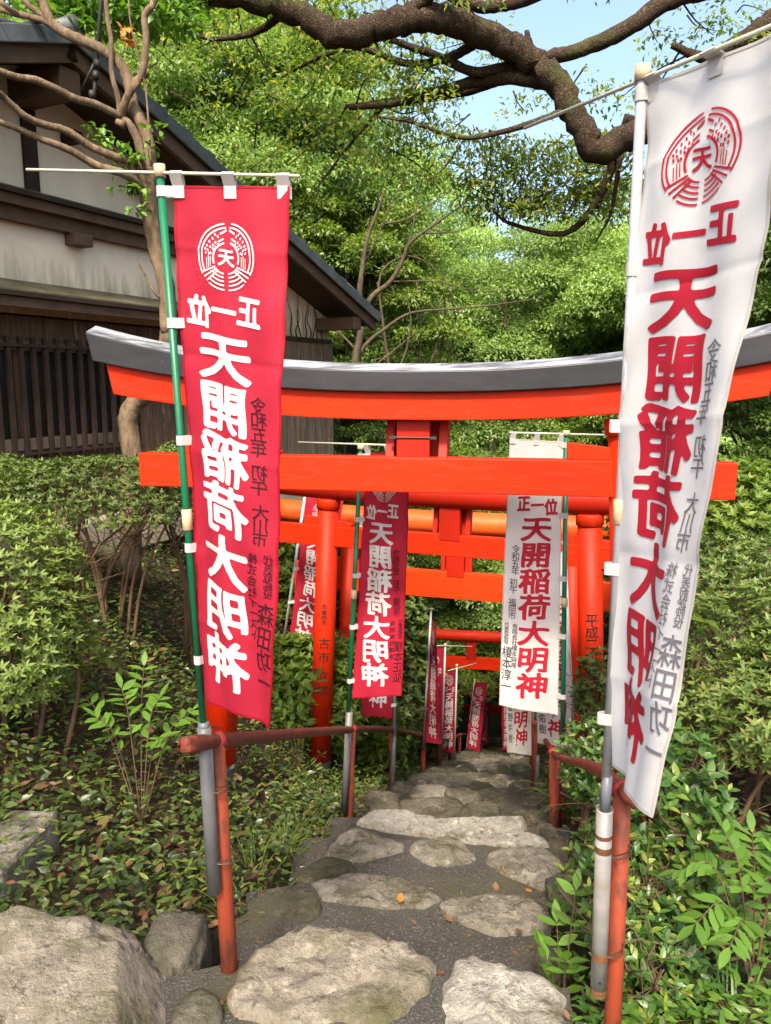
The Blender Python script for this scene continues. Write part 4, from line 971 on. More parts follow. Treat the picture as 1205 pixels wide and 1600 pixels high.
banner('nobori_banner', 'slanting red banner under the fifth gate far down the steps', ((727, 1185, 16.5), (742, 1062, 16.5)),
       [(740, 1066), (729, 1168)], [(761, 1066), (750, 1176)], .36, 'red', 'near', 'white_pole', None, MAINT, seed=10, ny=30, nx=8, tabs=False, pole_r=.016)
banner('nobori_banner', 'small dark red banner farthest down the left side', ((752, 1180, 20.0), (762, 1092, 20.0)),
       [(758, 1098), (750, 1160)], [(768, 1098), (764, 1162)], .3, 'red', 'near', 'white_pole', None, MAINT, seed=11, ny=30, nx=6, tabs=False, pole_r=.016)
banner('nobori_banner', 'narrow red banner far down beside the white ones', ((795, 1185, 15.5), (795, 1060, 15.5)),
       [(794, 1064), (794, 1172)], [(784, 1064), (785, 1172)], .34, 'red', 'near', 'white_pole', None, MAINT, seed=12, ny=30, nx=6, tabs=False, pole_r=.016)
banner('nobori_banner', 'white banner hanging low behind the readable one, beside the hand rail', ((833, 1200, 8.6), (836, 880, 8.6)),
       [(832, 890), (830, 1180)], [(790, 890), (793, 1176)], .36, 'white', 'near', 'white_pole', None, MAINW, seed=13, ny=30, nx=8, tabs=False, pole_r=.015)
banner('nobori_banner', 'white banner on leaning pole between the readable banner and the gate post', ((897, 1200, 6.0), (882, 850, 6.0)),
       [(884, 862), (898, 1172)], [(828, 862), (839, 1160)], .36, 'white', 'near', 'white_pole', None, MAINW, seed=14, ny=30, nx=8, tabs=False, pole_r=.015)
# ------------------------------------------------------------------ foliage tools
def unit(a): return a/(np.linalg.norm(a, axis=1)[:, None] + 1e-9)
def leaves(P, D, N, L, W, near=False, droop=0.15):
    """P base, D direction, N rough normal, L length, W width -> verts, tris"""
    n = len(P); D = unit(D); S = unit(np.cross(D, N)); N = np.cross(S, D)
    L = np.broadcast_to(L, n)[:, None]; W = np.broadcast_to(W, n)[:, None]
    if near:
        V = np.stack([P, P + D*L*.28 + S*W*.42 + N*W*.10, P + D*L*.62 + S*W*.40 + N*W*.06 - N*L*droop*.3, P + D*L - N*L*droop, P + D*L*.62 - S*W*.40 + N*W*.06 - N*L*droop*.3, P + D*L*.28 - S*W*.42 + N*W*.10, P + D*L*.45 - N*W*.04], 1)
        T = np.array([[0, 6, 1], [1, 6, 2], [2, 6, 3], [3, 6, 4], [4, 6, 5], [5, 6, 0]]); k = 7
    else:
        V = np.stack([P, P + D*L*.45 + S*W*.5 + N*W*.12, P + D*L - N*L*droop, P + D*L*.45 - S*W*.5 + N*W*.12], 1)
        T = np.array([[0, 2, 1], [0, 3, 2]]); k = 4
    F_ = (T[None] + (np.arange(n)*k)[:, None, None]).reshape(-1, 3)
    return V.reshape(-1, 3), F_
def rand_unit(n, rs):
    return unit(rs.normal(0, 1, (n, 3)))
def join(parts):
    V, Fs, k = [], [], 0
    for v, f in parts:
        V.append(v); Fs.append(np.asarray(f) + k); k += len(v)
    return np.concatenate(V), np.concatenate(Fs)
def puff(c, r, n, rs, L, W, flat=0.6, top=0.25, near=False, outward=0.7):
    """a clump of leaves on the upper shell of a squashed ball"""
    d = rand_unit(n, rs); d[:, 2] = np.where(d[:, 2] < -0.3, -d[:, 2]*.6, d[:, 2])
    rad = r*(0.45 + 0.55*rs.random(n)**0.5)
    P = c + d*rad[:, None]*np.array([1, 1, flat])
    D = d*outward + rand_unit(n, rs)*0.75 + np.array([0, 0, -0.25])
    N = np.array([0, -.25, 1.0]) + d*0.7 + rand_unit(n, rs)*0.6
    l = L*(0.7 + 0.6*rs.random(n))
    return leaves(P, D, N, l, l*W, near)
M['leaf_sun'] = leaf_mat('leaf_sun', [(0, (0.105, 0.185, 0.046)), (.45, (0.17, 0.265, 0.07)), (.8, (0.24, 0.335, 0.105)), (1, (0.32, 0.40, 0.155))], .50, ttint=(1.15, 1.3, .7))  # sunlit brightness is put into the leaf colour itself
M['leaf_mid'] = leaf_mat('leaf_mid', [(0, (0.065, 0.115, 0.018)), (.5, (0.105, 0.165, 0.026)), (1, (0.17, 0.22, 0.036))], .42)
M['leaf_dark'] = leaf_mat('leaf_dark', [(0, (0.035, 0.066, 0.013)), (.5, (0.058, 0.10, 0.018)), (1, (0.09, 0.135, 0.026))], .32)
M['leaf_camphor'] = leaf_mat('leaf_camphor', [(0, (0.06, 0.105, 0.02)), (.5, (0.105, 0.16, 0.03)), (.85, (0.17, 0.21, 0.04)), (1, (0.28, 0.24, 0.05))], .55)
M['leaf_azalea'] = leaf_mat('leaf_azalea', [(0, (0.05, 0.09, 0.019)), (.5, (0.088, 0.14, 0.028)), (.85, (0.145, 0.20, 0.043)), (1, (0.17, 0.14, 0.05))], .25, .5)
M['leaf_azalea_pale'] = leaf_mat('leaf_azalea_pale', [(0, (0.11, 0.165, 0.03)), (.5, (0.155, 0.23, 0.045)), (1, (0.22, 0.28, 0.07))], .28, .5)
M['leaf_gloss'] = leaf_mat('leaf_gloss', [(0, (0.028, 0.07, 0.013)), (.5, (0.05, 0.115, 0.02)), (.8, (0.085, 0.17, 0.028)), (1, (0.24, 0.27, 0.05))], .22, .36, .45)
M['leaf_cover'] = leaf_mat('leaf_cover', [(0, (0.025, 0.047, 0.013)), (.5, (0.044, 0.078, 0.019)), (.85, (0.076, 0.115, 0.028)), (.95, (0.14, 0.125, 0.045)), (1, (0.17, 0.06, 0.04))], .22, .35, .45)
M['leaf_fresh'] = leaf_mat('leaf_fresh', [(0, (0.06, 0.15, 0.022)), (.5, (0.095, 0.205, 0.03)), (1, (0.15, 0.26, 0.04))], .38, .4)
M['leaf_dead'] = leaf_mat('leaf_dead', [(0, (0.07, 0.035, 0.018)), (.5, (0.14, 0.07, 0.03)), (1, (0.22, 0.13, 0.06))], .1, .7)
M['leaf_orange'] = leaf_mat('leaf_orange', [(0, (0.48, 0.13, 0.02)), (1, (0.6, 0.25, 0.03))], .2, .6, ttint=(1, 1, 1))
def bark_mat(name, c1, c2, sx=5, b=0.8, moss=None):
    m, nt, bs = new_mat(name); vec = objcoord(nt, (sx, sx, 1.0))
    col_, n0, _ = noise_mix(nt, c1, c2, 4, detail=10, rough=0.7, vec=vec)
    if moss: 
        col_, _, _ = noise_mix(nt, col_, moss, 3, .56, .66, vec=objcoord(nt))
    nt.links.new(col_, bs.inputs['Base Color']); bs.inputs['Roughness'].default_value = .9; bs.inputs['Specular IOR Level'].default_value = .15
    bump(nt, bs, n0, b, .05); return m
def rough_bark(name, c1, c2, moss):
    m, nt, bs = new_mat(name); vec = objcoord(nt)
    v = nt.nodes.new('ShaderNodeTexVoronoi'); v.feature = 'DISTANCE_TO_EDGE'; v.inputs['Scale'].default_value = 26
    nz = nt.nodes.new('ShaderNodeTexNoise'); nz.inputs['Scale'].default_value = 9; nz.inputs['Detail'].default_value = 6
    nt.links.new(vec, nz.inputs['Vector'])
    ad = nt.nodes.new('ShaderNodeVectorMath'); ad.operation = 'MULTIPLY_ADD'; ad.inputs[1].default_value = (.30, .30, .30)
    nt.links.new(nz.outputs['Color'], ad.inputs[0]); nt.links.new(vec, ad.inputs[2]); nt.links.new(ad.outputs[0], v.inputs['Vector'])
    mr = nt.nodes.new('ShaderNodeMapRange'); mr.inputs['From Max'].default_value = .22; nt.links.new(v.outputs['Distance'], mr.inputs[0])
    x = nt.nodes.new('ShaderNodeMix'); x.data_type = 'RGBA'; nt.links.new(mr.outputs[0], x.inputs['Factor']); x.inputs[6].default_value = (*c2, 1); x.inputs[7].default_value = (*c1, 1)
    col_, _, _ = noise_mix(nt, x.outputs[2], tuple(k*.5 for k in c1), 5, .4, .7, vec=vec)
    col_, _, _ = noise_mix(nt, col_, moss, 2.2, .54, .66, vec=vec)
    nt.links.new(col_, bs.inputs['Base Color']); bs.inputs['Roughness'].default_value = .95; bs.inputs['Specular IOR Level'].default_value = .1
    bump(nt, bs, mr.outputs[0], .7, .02); return m
M['bark_dark'] = rough_bark('bark_dark', (0.070, 0.048, 0.033), (0.026, 0.019, 0.014), (0.055, 0.06, 0.022))
M['bark_smooth'] = bark_mat('bark_smooth', (0.22, 0.155, 0.10), (0.07, 0.05, 0.035), 3, .8)
M['bark_mid'] = bark_mat('bark_mid', (0.075, 0.058, 0.038), (0.035, 0.028, 0.019), 4, .7, (0.07, 0.075, 0.03))
M['twig'] = bark_mat('twig', (0.13, 0.082, 0.05), (0.075, 0.048, 0.03), 3, .3)

# ------------------------------------------------------------------ background trees
def make_tree(seed, h, cr, ch, trunk_r, npuff, nleaf, leafmat, barkmat, L=.19, base_frac=.35, lean=0.0):
    rs = np.random.default_rng(seed)
    root = bpy.data.objects.new('tree', None); COL.objects.link(root)
    tp = [np.array([0, 0, -.5])]; x = np.zeros(2)
    for k in range(1, 8):
        x = x + rs.normal(0, .022*h/8, 2) + np.array([lean, 0])*h/8; tp.append(np.array([x[0], x[1], h*.80*k/7]))
    sp = spline(tp, 4); rad = trunk_r*(1 - .82*np.linspace(0, 1, len(sp))**.9)
    mb = MB(); mb.add(*tube(sp, rad, 9, bump=.05, seed=seed))
    parts = []; cz = h*(1 + base_frac)/2
    for k in range(npuff):
        d = rand_unit(1, rs)[0]; d[2] = d[2] if d[2] > -.55 else -d[2]
        f = .55 + .45*rs.random()**.6
        c = np.array([d[0]*cr*f, d[1]*cr*f, cz + d[2]*ch*f]); c[:2] += x*min(1, c[2]/(h*.8))
        pr = cr*(.15 + .15*rs.random())
        parts.append(puff(c, pr, int(nleaf*(pr/cr/.225)**2), rs, L, .5, .55))
        if k % 2 == 0 or k < 14:
            z0 = min(max(c[2] - .35*np.linalg.norm(c[:2]) - .5 - rs.random(), h*base_frac*.55), h*.76); i = int(np.argmin(abs(sp[:, 2] - z0)))
            a = sp[i]; mid = a*.5 + c*.5 + np.array([0, 0, .12*np.linalg.norm(c - a)*rs.normal(.3, .6)]) + rs.normal(0, .12, 3)
            bs_ = spline([a, mid, c], 4); mb.add(*tube(bs_, np.linspace(rad[i]*.45, .012, len(bs_)), 5))
    tr = O('trunk', mb.V, mb.F, barkmat, root, True)
    V, F_ = join(parts); cr_o = O('crown', V, F_, leafmat, root)
    return root
protos = {
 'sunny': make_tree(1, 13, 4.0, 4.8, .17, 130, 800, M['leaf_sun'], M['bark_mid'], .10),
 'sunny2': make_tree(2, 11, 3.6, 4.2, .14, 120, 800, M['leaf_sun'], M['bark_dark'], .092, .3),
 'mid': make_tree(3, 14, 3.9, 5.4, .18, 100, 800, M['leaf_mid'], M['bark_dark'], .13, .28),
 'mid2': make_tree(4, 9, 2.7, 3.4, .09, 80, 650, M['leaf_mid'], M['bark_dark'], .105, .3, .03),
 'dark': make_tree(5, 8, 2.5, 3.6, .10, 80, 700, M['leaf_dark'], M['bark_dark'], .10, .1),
}
used = set()
def plant(kind, x, y, s=1.0, rot=0.0, label='', group='trees of the wood beyond the gates', zoff=0.0, name='tree'):
    p = protos[kind]
    o = p if kind not in used else copy_tree(p)
    used.add(kind); o.name = name
    o.location = (x, y, gz(x, y) + zoff); o.rotation_euler = (0, 0, rot); o.scale = (s, s, s)
    tag(o, label, 'tree', group); return o
def plant_px(kind, u, d, s, rot, label, **k):
    x = (u - 602.5)/F*d; return plant(kind, x, d, s, rot, label, **k)
T = [  # kind, photo column, distance, scale, label
 ('sunny', 690, 24, .95, 'bright yellow-green tree in the centre above the gate roof'),
 ('sunny2', 880, 21, 1.08, 'sunlit rounded tree right of centre beside the white banner pole'),
 ('sunny', 960, 29, 1.2, 'tall sunlit tree behind the white banner pole'),
 ('sunny2', 800, 32, 1.35, 'pale sunlit tree just under the open sky'),
 ('sunny', 560, 27, 1.05, 'green tree rising between the roof tip and the red banner'),
 ('sunny', 430, 21, 1.12, 'sunlit tree behind the red banner and the tiled roof'),
 ('sunny2', 330, 19, 1.2, 'bright leafy tree directly behind the roof ridge'),
 ('sunny', 250, 23, 1.15, 'tall green tree behind the ridge at upper left'),
 ('sunny', 140, 24, 1.2, 'light green tree showing above the tiled ridge'),
 ('mid', 20, 21, 1.1, 'green tree at the upper left corner'),
 ('sunny', 620, 36, 1.5, 'tall hazy green tree at the back of the wood, left of the sky'),
 ('sunny2', 1060, 24, 1.2, 'green tree behind the large white banner'),
 ('mid', 1180, 20, 1.0, 'shaded green tree at the right edge'),
 ('sunny2', 1010, 20, .95, 'sunlit tree right of the gates beside the white pole'),
 ('dark', 1300, 11, .8, 'dark leafy tree at the right edge above the azaleas'),
 ('mid2', 640, 17, .66, 'low leafy tree seen just behind the second gate'),
 ('mid2', 800, 18, .62, 'low leafy tree seen under the middle of the front lintel'),
 ('mid2', 960, 17, .66, 'low leafy tree seen under the right end of the front lintel'),
 ('mid2', 540, 18, .9, 'leaning leafy tree beside the building corner'),
 ('sunny2', 750, 19, .72, 'thin-trunked tree above the middle of the lintel'),
 ('sunny2', 850, 24, .9, 'thin-trunked tree above the right half of the lintel'),
 ('sunny2', 620, 21, .85, 'thin dark-trunked tree left of the lintel centre'),
 ('mid2', 742, 33, 1.0, 'leafy tree closing the view beyond the foot of the steps'),
 ('mid2', 650, 31, 1.0, 'leafy tree beyond the steps, left of the far gates'),
 ('mid2', 840, 32, 1.05, 'leafy tree beyond the steps, behind the readable white banner'),
 ('dark', 540, 13.5, .50, 'low dark tree at the foot of the building corner'),
]
rs = np.random.default_rng(99)
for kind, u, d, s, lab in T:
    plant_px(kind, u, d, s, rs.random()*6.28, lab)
# distant wood: one mass of foliage on the far slope
rs = np.random.default_rng(17); parts = []
for k in range(420):
    d = 38 + 30*rs.random(); x = (rs.random()*1.5 - .78)*d
    z = -11 + 19*rs.random()**1.2 - .05*abs(x)
    parts.append(puff(np.array([x, d, z]), 2.2 + 1.6*rs.random(), 300, rs, .55, .5, .6))
V, F_ = join(parts); stuff(O('distant_wood', V, F_, M['leaf_sun'], None)); bpy.data.objects['distant_wood']['label'] = 'far mass of green woodland filling the view behind the trees'; bpy.data.objects['distant_wood']['category'] = 'wood'

# ------------------------------------------------------------------ camphor limbs overhead
cam_t = thing('camphor_tree', 'huge old camphor tree whose dark limbs cross the top of the picture', 'tree', (7.5, 9.0, gz(7.5, 9.0)))
def limb(pts, r0, r1, name='limb', per=7, n=11, bmp=.06, mat='bark_dark', parent=None, seed=0):
    P = spline([at(*p) for p in pts], per); P = P + np.random.default_rng(seed).normal(0, .06*min(r0, r1), P.shape)
    rad = r0 + (r1 - r0)*np.linspace(0, 1, len(P))
    o = MB(); o.add(*tube(P, rad, n, bump=bmp, seed=seed)); o.build(name, M[mat], parent, True); return P
cb0 = (7.5, 9.0, gz(7.5, 9.0) - .3)
P = spline([cb0, (7.3, 9.0, 1.0), (7.0, 8.9, 3.0), (6.4, 8.7, 4.3)], 6); o = MB(); o.add(*tube(P, np.linspace(.62, .34, len(P)), 14, bump=.05)); o.build('trunk', M['bark_dark'], cam_t, True)
twig_pts = []
def L_(pts, r0, r1, seed, tw=True):
    P = limb(pts, r0, r1, 'limb', seed=seed, parent=cam_t)
    if tw: twig_pts.append(P)
    return P
q = (6.4, 8.7, 4.3)
Pm = [np.array(q), at(1330, 60, 8.5), at(1205, 120, 8.3), at(1090, 170, 8.0), at(1010, 200, 8.0), at(935, 236, 8.0), at(905, 190, 8.0), at(868, 130, 8.0), at(828, 92, 8.0), at(770, 62, 7.9), at(705, 36, 7.8), at(640, 28, 7.7), at(585, 45, 7.6), at(525, 55, 7.5), at(470, 25, 7.5), at(400, 2, 7.4), at(310, -10, 7.3), at(200, -40, 7.2)]
P = spline(Pm, 6); rad = np.interp(np.linspace(0, 1, len(P)), [0, .2, .34, .5, .75, 1], [.26, .135, .12, .125, .115, .075])
P = P + np.random.default_rng(4).normal(0, .012, P.shape)
o = MB(); o.add(*tube(P, rad, 14, bump=.07, seed=2)); o.build('limb', M['bark_dark'], cam_t, True)
o = MB(); o.add(*tube(spline([at(832, 100, 7.95), at(826, 70, 7.93), at(823, 47, 7.9)], 4), np.linspace(.07, .02, 9), 8, bump=.06)); o.build('broken_stub', M['bark_dark'], cam_t, True)
L_([(1150, -30, 8.4), (1048, 0, 8.3), (980, 45, 8.3), (900, 80, 8.3), (850, 92, 8.3), (760, 132, 8.4), (690, 150, 8.5), (600, 160, 8.6), (540, 168, 8.7)], .10, .025, 3)
L_([(858, 128, 8.05), (800, 122, 8.1), (740, 128, 8.2), (680, 145, 8.2), (620, 160, 8.3), (545, 168, 8.3)], .075, .03, 4)
L_([(830, 98, 8.1), (790, 105, 8.1), (740, 112, 8.1), (690, 90, 8.1), (640, 72, 8.1), (600, 60, 8.2), (560, 62, 8.3)], .06, .02, 5)
L_([(905, 165, 8.0), (850, 185, 7.9), (790, 205, 7.8), (720, 215, 7.8), (640, 190, 7.9), (590, 182, 7.9)], .035, .012, 6)
L_([(740, 70, 8.0), (700, 90, 8.1), (640, 100, 8.2), (560, 75, 8.3), (500, 90, 8.4), (440, 120, 8.5)], .05, .012, 7)
L_([(880, -30, 8.3), (800, 5, 8.2), (740, 8, 8.2), (680, -20, 8.2)], .07, .05, 8, False)
L_([(1240, 10, 8.0), (1190, 45, 8.0), (1140, 75, 8.0), (1100, 90, 8.0), (1050, 70, 8.0)], .12, .03, 9)
L_([(600, 165, 8.6), (560, 210, 8.7), (520, 260, 8.8), (470, 330, 9.0)], .025, .006, 10)
L_([(985, 180, 8.2), (960, 250, 8.4), (930, 320, 8.6), (880, 365, 8.8), (800, 350, 9.0), (770, 330, 9.0)], .06, .012, 11)
L_([(970, 240, 8.3), (955, 330, 8.5), (930, 380, 8.6)], .03, .008, 12)
L_([(450, 15, 7.5), (400, 50, 7.7), (330, 60, 7.8), (260, 40, 7.9)], .04, .01, 13)
L_([(640, 20, 7.7), (700, -30, 7.5), (780, -80, 7.3)], .06, .03, 14)
# leafy twigs of the camphor
rs = np.random.default_rng(31)
parts = []; tw = MB()
def spray(c, r, n, L=.10):
    parts.append(puff(c, r, n, rs, L, .46, .7, outward=.5))
clusters = []
for P in twig_pts:
    for p in P[::2]:
        if rs.random() < .5 and not (690 < 602.5 + F*p[0]/p[1] < 1010):
            e_ = p + np.array([rs.normal(0, .30), rs.normal(0, .35), rs.normal(-.02, .26)]); clusters.append((p, e_))
for k in range(330):                       # hanging sprays filling the top of the picture, sparse around the open sky
    u, v = rs.random()*1300 - 20, rs.random()*330 - 40
    dens = 0.9
    if 690 < u < 1010: dens = .05
    if u > 1010: dens = .3
    if u < 330: dens = .25
    if v > 180 and 330 < u < 560: dens = .35
    if rs.random() > dens: continue
    e_ = at(u, v, 8.2 + 1.6*rs.random()); clusters.append((e_ + np.array([rs.normal(0, .25), rs.normal(0, .2), .25]), e_))
for k in range(75):
    u, v = 720 + 270*rs.random(), 225 + 120*rs.random()
    e_ = at(u, v, 8.6 + .8*rs.random()); clusters.append((e_ + np.array([rs.normal(0, .2), 0, .2]), e_))
for k in range(190):                       # unseen crown leaves overhead and behind the viewer, added to shade the foreground
    e_ = np.array([rs.uniform(-7, 7), rs.uniform(-8, 4), rs.uniform(6.8, 9.5)]); clusters.append((e_ + np.array([.4, .1, .4]), e_))
for p, e_ in clusters:
    m_ = (p + e_)/2 + rs.normal(0, .05, 3); tw.add(*tube(spline([p, m_, e_], 3), np.linspace(.011, .004, 7), 5))
    spray(e_, .24 + .16*rs.random() + (.25 if e_[2] > 6.6 else 0), 85 if e_[2] < 6.6 else 70, .07 if e_[2] < 6.6 else .19)
V, F_ = join(parts); O('crown', V, F_, M['leaf_camphor'], cam_t); stuff(tw.build('twigs', M['bark_dark'], cam_t, True))

# ------------------------------------------------------------------ smooth-barked garden tree at left
ct = thing('crooked_tree', 'crooked smooth-barked tree in front of the building, limbs sweeping left', 'tree', tuple(at(205, 760, 6.3)))
ct.location.z = gz(ct.location.x, ct.location.y)
def cl(pts, r0, r1, name='limb', seed=0, per=6): return limb(pts, r0, r1, name, parent=ct, mat='bark_smooth', bmp=.025, n=10, seed=seed, per=per)
b0 = ct.location
cl([(205, 900, 6.3), (205, 760, 6.3), (206, 700, 6.3), (200, 655, 6.3), (212, 628, 6.3), (240, 606, 6.25), (258, 560, 6.2), (264, 500, 6.15), (258, 440, 6.1), (243, 385, 6.1), (233, 330, 6.05), (228, 285, 6.0), (222, 262, 6.0)], .088, .05, 'trunk', 1)
cl([(262, 520, 6.15), (258, 440, 6.12), (246, 390, 6.1), (236, 320, 6.05), (235, 265, 6.0), (232, 225, 6.0), (222, 195, 6.0), (208, 165, 6.0), (202, 130, 6.0), (188, 100, 6.0), (160, 78, 6.0), (120, 60, 6.0), (85, 40, 6.0), (65, 0, 6.0), (55, -40, 6.0)], .055, .032, seed=2)
cl([(225, 270, 5.98), (217, 225, 5.95), (203, 195, 5.95), (190, 182, 5.95), (200, 150, 5.9), (217, 125, 5.9), (226, 95, 5.9), (228, 55, 5.9), (226, 25, 5.9), (240, 5, 5.9), (244, -30, 5.9)], .032, .022, seed=3)
cl([(188, 182, 5.95), (184, 150, 5.95), (175, 115, 5.95), (174, 70, 5.95), (168, 25, 5.95), (164, -30, 5.95)], .02, .015, seed=4)
cl([(190, 183, 5.95), (150, 163, 5.8), (120, 155, 5.7), (90, 140, 5.6), (55, 125, 5.5), (25, 120, 5.4), (-10, 108, 5.3)], .028, .022, seed=5)
cl([(212, 255, 5.97), (180, 245, 5.8), (140, 228, 5.7), (105, 205, 5.6), (70, 195, 5.5), (40, 182, 5.4), (10, 155, 5.3), (-15, 135, 5.2)], .03, .02, seed=6)
cl([(225, 295, 6.0), (195, 272, 5.8), (150, 258, 5.7), (110, 235, 5.6), (60, 215, 5.5), (25, 200, 5.4), (-15, 185, 5.3)], .032, .018, seed=7)
cl([(90, 42, 6.0), (60, 30, 6.0), (25, 22, 6.0), (-10, 12, 6.0)], .025, .018, seed=8)
cl([(85, 38, 6.0), (60, 20, 6.0), (38, 0, 6.0), (25, -30, 6.0)], .022, .02, seed=9)
cl([(30, 24, 6.0), (10, 10, 5.9), (0, 2, 5.9), (-10, -8, 5.9)], .02, .02, seed=10)
cl([(208, 130, 6.0), (225, 118, 6.0), (231, 113, 6.0)], .028, .022, 'stub', seed=11)
cl([(195, 195, 5.9), (182, 190, 5.9)], .03, .022, 'stub', seed=12, per=3)
cl([(262, 470, 6.1), (240, 455, 6.05), (215, 407, 6.0)], .014, .006, 'twig', seed=13)
cl([(236, 260, 5.9), (230, 160, 5.9), (222, 110, 5.9), (205, 40, 5.9), (200, -20, 5.9)], .008, .006, 'twig', seed=14)
rs = np.random.default_rng(41); parts = []
for u, v, n in ((150, 205, 22), (165, 222, 26), (178, 236, 26), (200, 240, 20), (215, 250, 26), (190, 255, 18), (245, 205, 14), (238, 230, 12), (220, 300, 22), (185, 295, 14), (215, 330, 18)):
    parts.append(puff(at(u, v, 5.85), .07, n, rs, .055, .6, .8, near=True))
for k in range(85):
    u, v = 235*rs.random() + 60, rs.random()*75 - 30
    parts.append(puff(at(u, v, 6.3 + rs.random()), .22, 40, rs, .085, .55, .7))
V, F_ = join(parts); O('crown', V, F_, M['leaf_fresh'], ct)
for u, v in ((204, 68), (197, 47)):
    V, F_ = puff(at(u, v, 6.0), .03, 9, rs, .07, .7, .8, near=True); O('orange_leaf', V, F_, M['leaf_orange'], ct)

# bare forked trees right of the roof tip
def bare_tree(label, segs, d):
    b_ = at(segs[0][0][0][0], 700, d); t = thing('slender_tree', label, 'tree', (b_[0], d, gz(b_[0], d)), 'trees of the wood beyond the gates')
    for k, (pts, r0, r1) in enumerate(segs): limb([(u, v, d + .02*k) for u, v in pts], r0*.62, r1*.62, 'trunk' if k == 0 else 'limb', parent=t, mat='bark_mid', n=8, bmp=.04, seed=60 + k)
    return t
fd = 14.5
t1 = bare_tree('slender grey-barked tree with fanning bare limbs right of the roof tip', [
 ([(545, 760), (548, 640), (556, 560), (566, 505), (562, 465), (566, 420), (575, 370), (590, 330), (600, 300)], .14, .03),
 ([(566, 500), (580, 465), (610, 440), (630, 405), (640, 380), (680, 350), (722, 320), (760, 290)], .09, .015),
 ([(556, 560), (575, 535), (600, 515), (640, 490), (700, 483), (760, 478), (850, 465)], .07, .012),
 ([(552, 600), (600, 560), (650, 520)], .05, .012),
 ([(565, 470), (545, 445), (520, 430), (490, 420)], .05, .01),
 ([(590, 460), (600, 420), (640, 400), (690, 430), (720, 500)], .035, .01),
 ([(555, 545), (530, 520), (515, 515)], .04, .02),
 ([(566, 420), (585, 380), (620, 300), (650, 255)], .035, .008), ([(640, 380), (650, 330), (655, 280)], .03, .006), ([(600, 350), (640, 340), (700, 300), (740, 260)], .03, .006), ([(660, 365), (720, 360), (790, 330)], .025, .006), ([(700, 483), (760, 500), (820, 495)], .02, .006), ([(610, 440), (680, 440), (750, 455), (800, 450)], .022, .006)], fd)
for k, (u, lab) in enumerate(((620, 'thin dark forked trunk just right of the roof tip'), (665, 'thin dark trunk leaning left above the lintel centre'), (690, 'pair of thin dark stems above the lintel centre'), (770, 'thin dark trunk above the right part of the lintel'))):
    bare_tree(lab, [([(u, 760), (u - 3, 640), (u - 14 + 6*k, 560), (u - 22 + 14*k, 500), (u - 30 + 16*k, 440)], .09, .03), ([(u - 8, 600), (u + 14, 550), (u + 22, 500), (u + 12, 450)], .05, .015)], 16 + k)
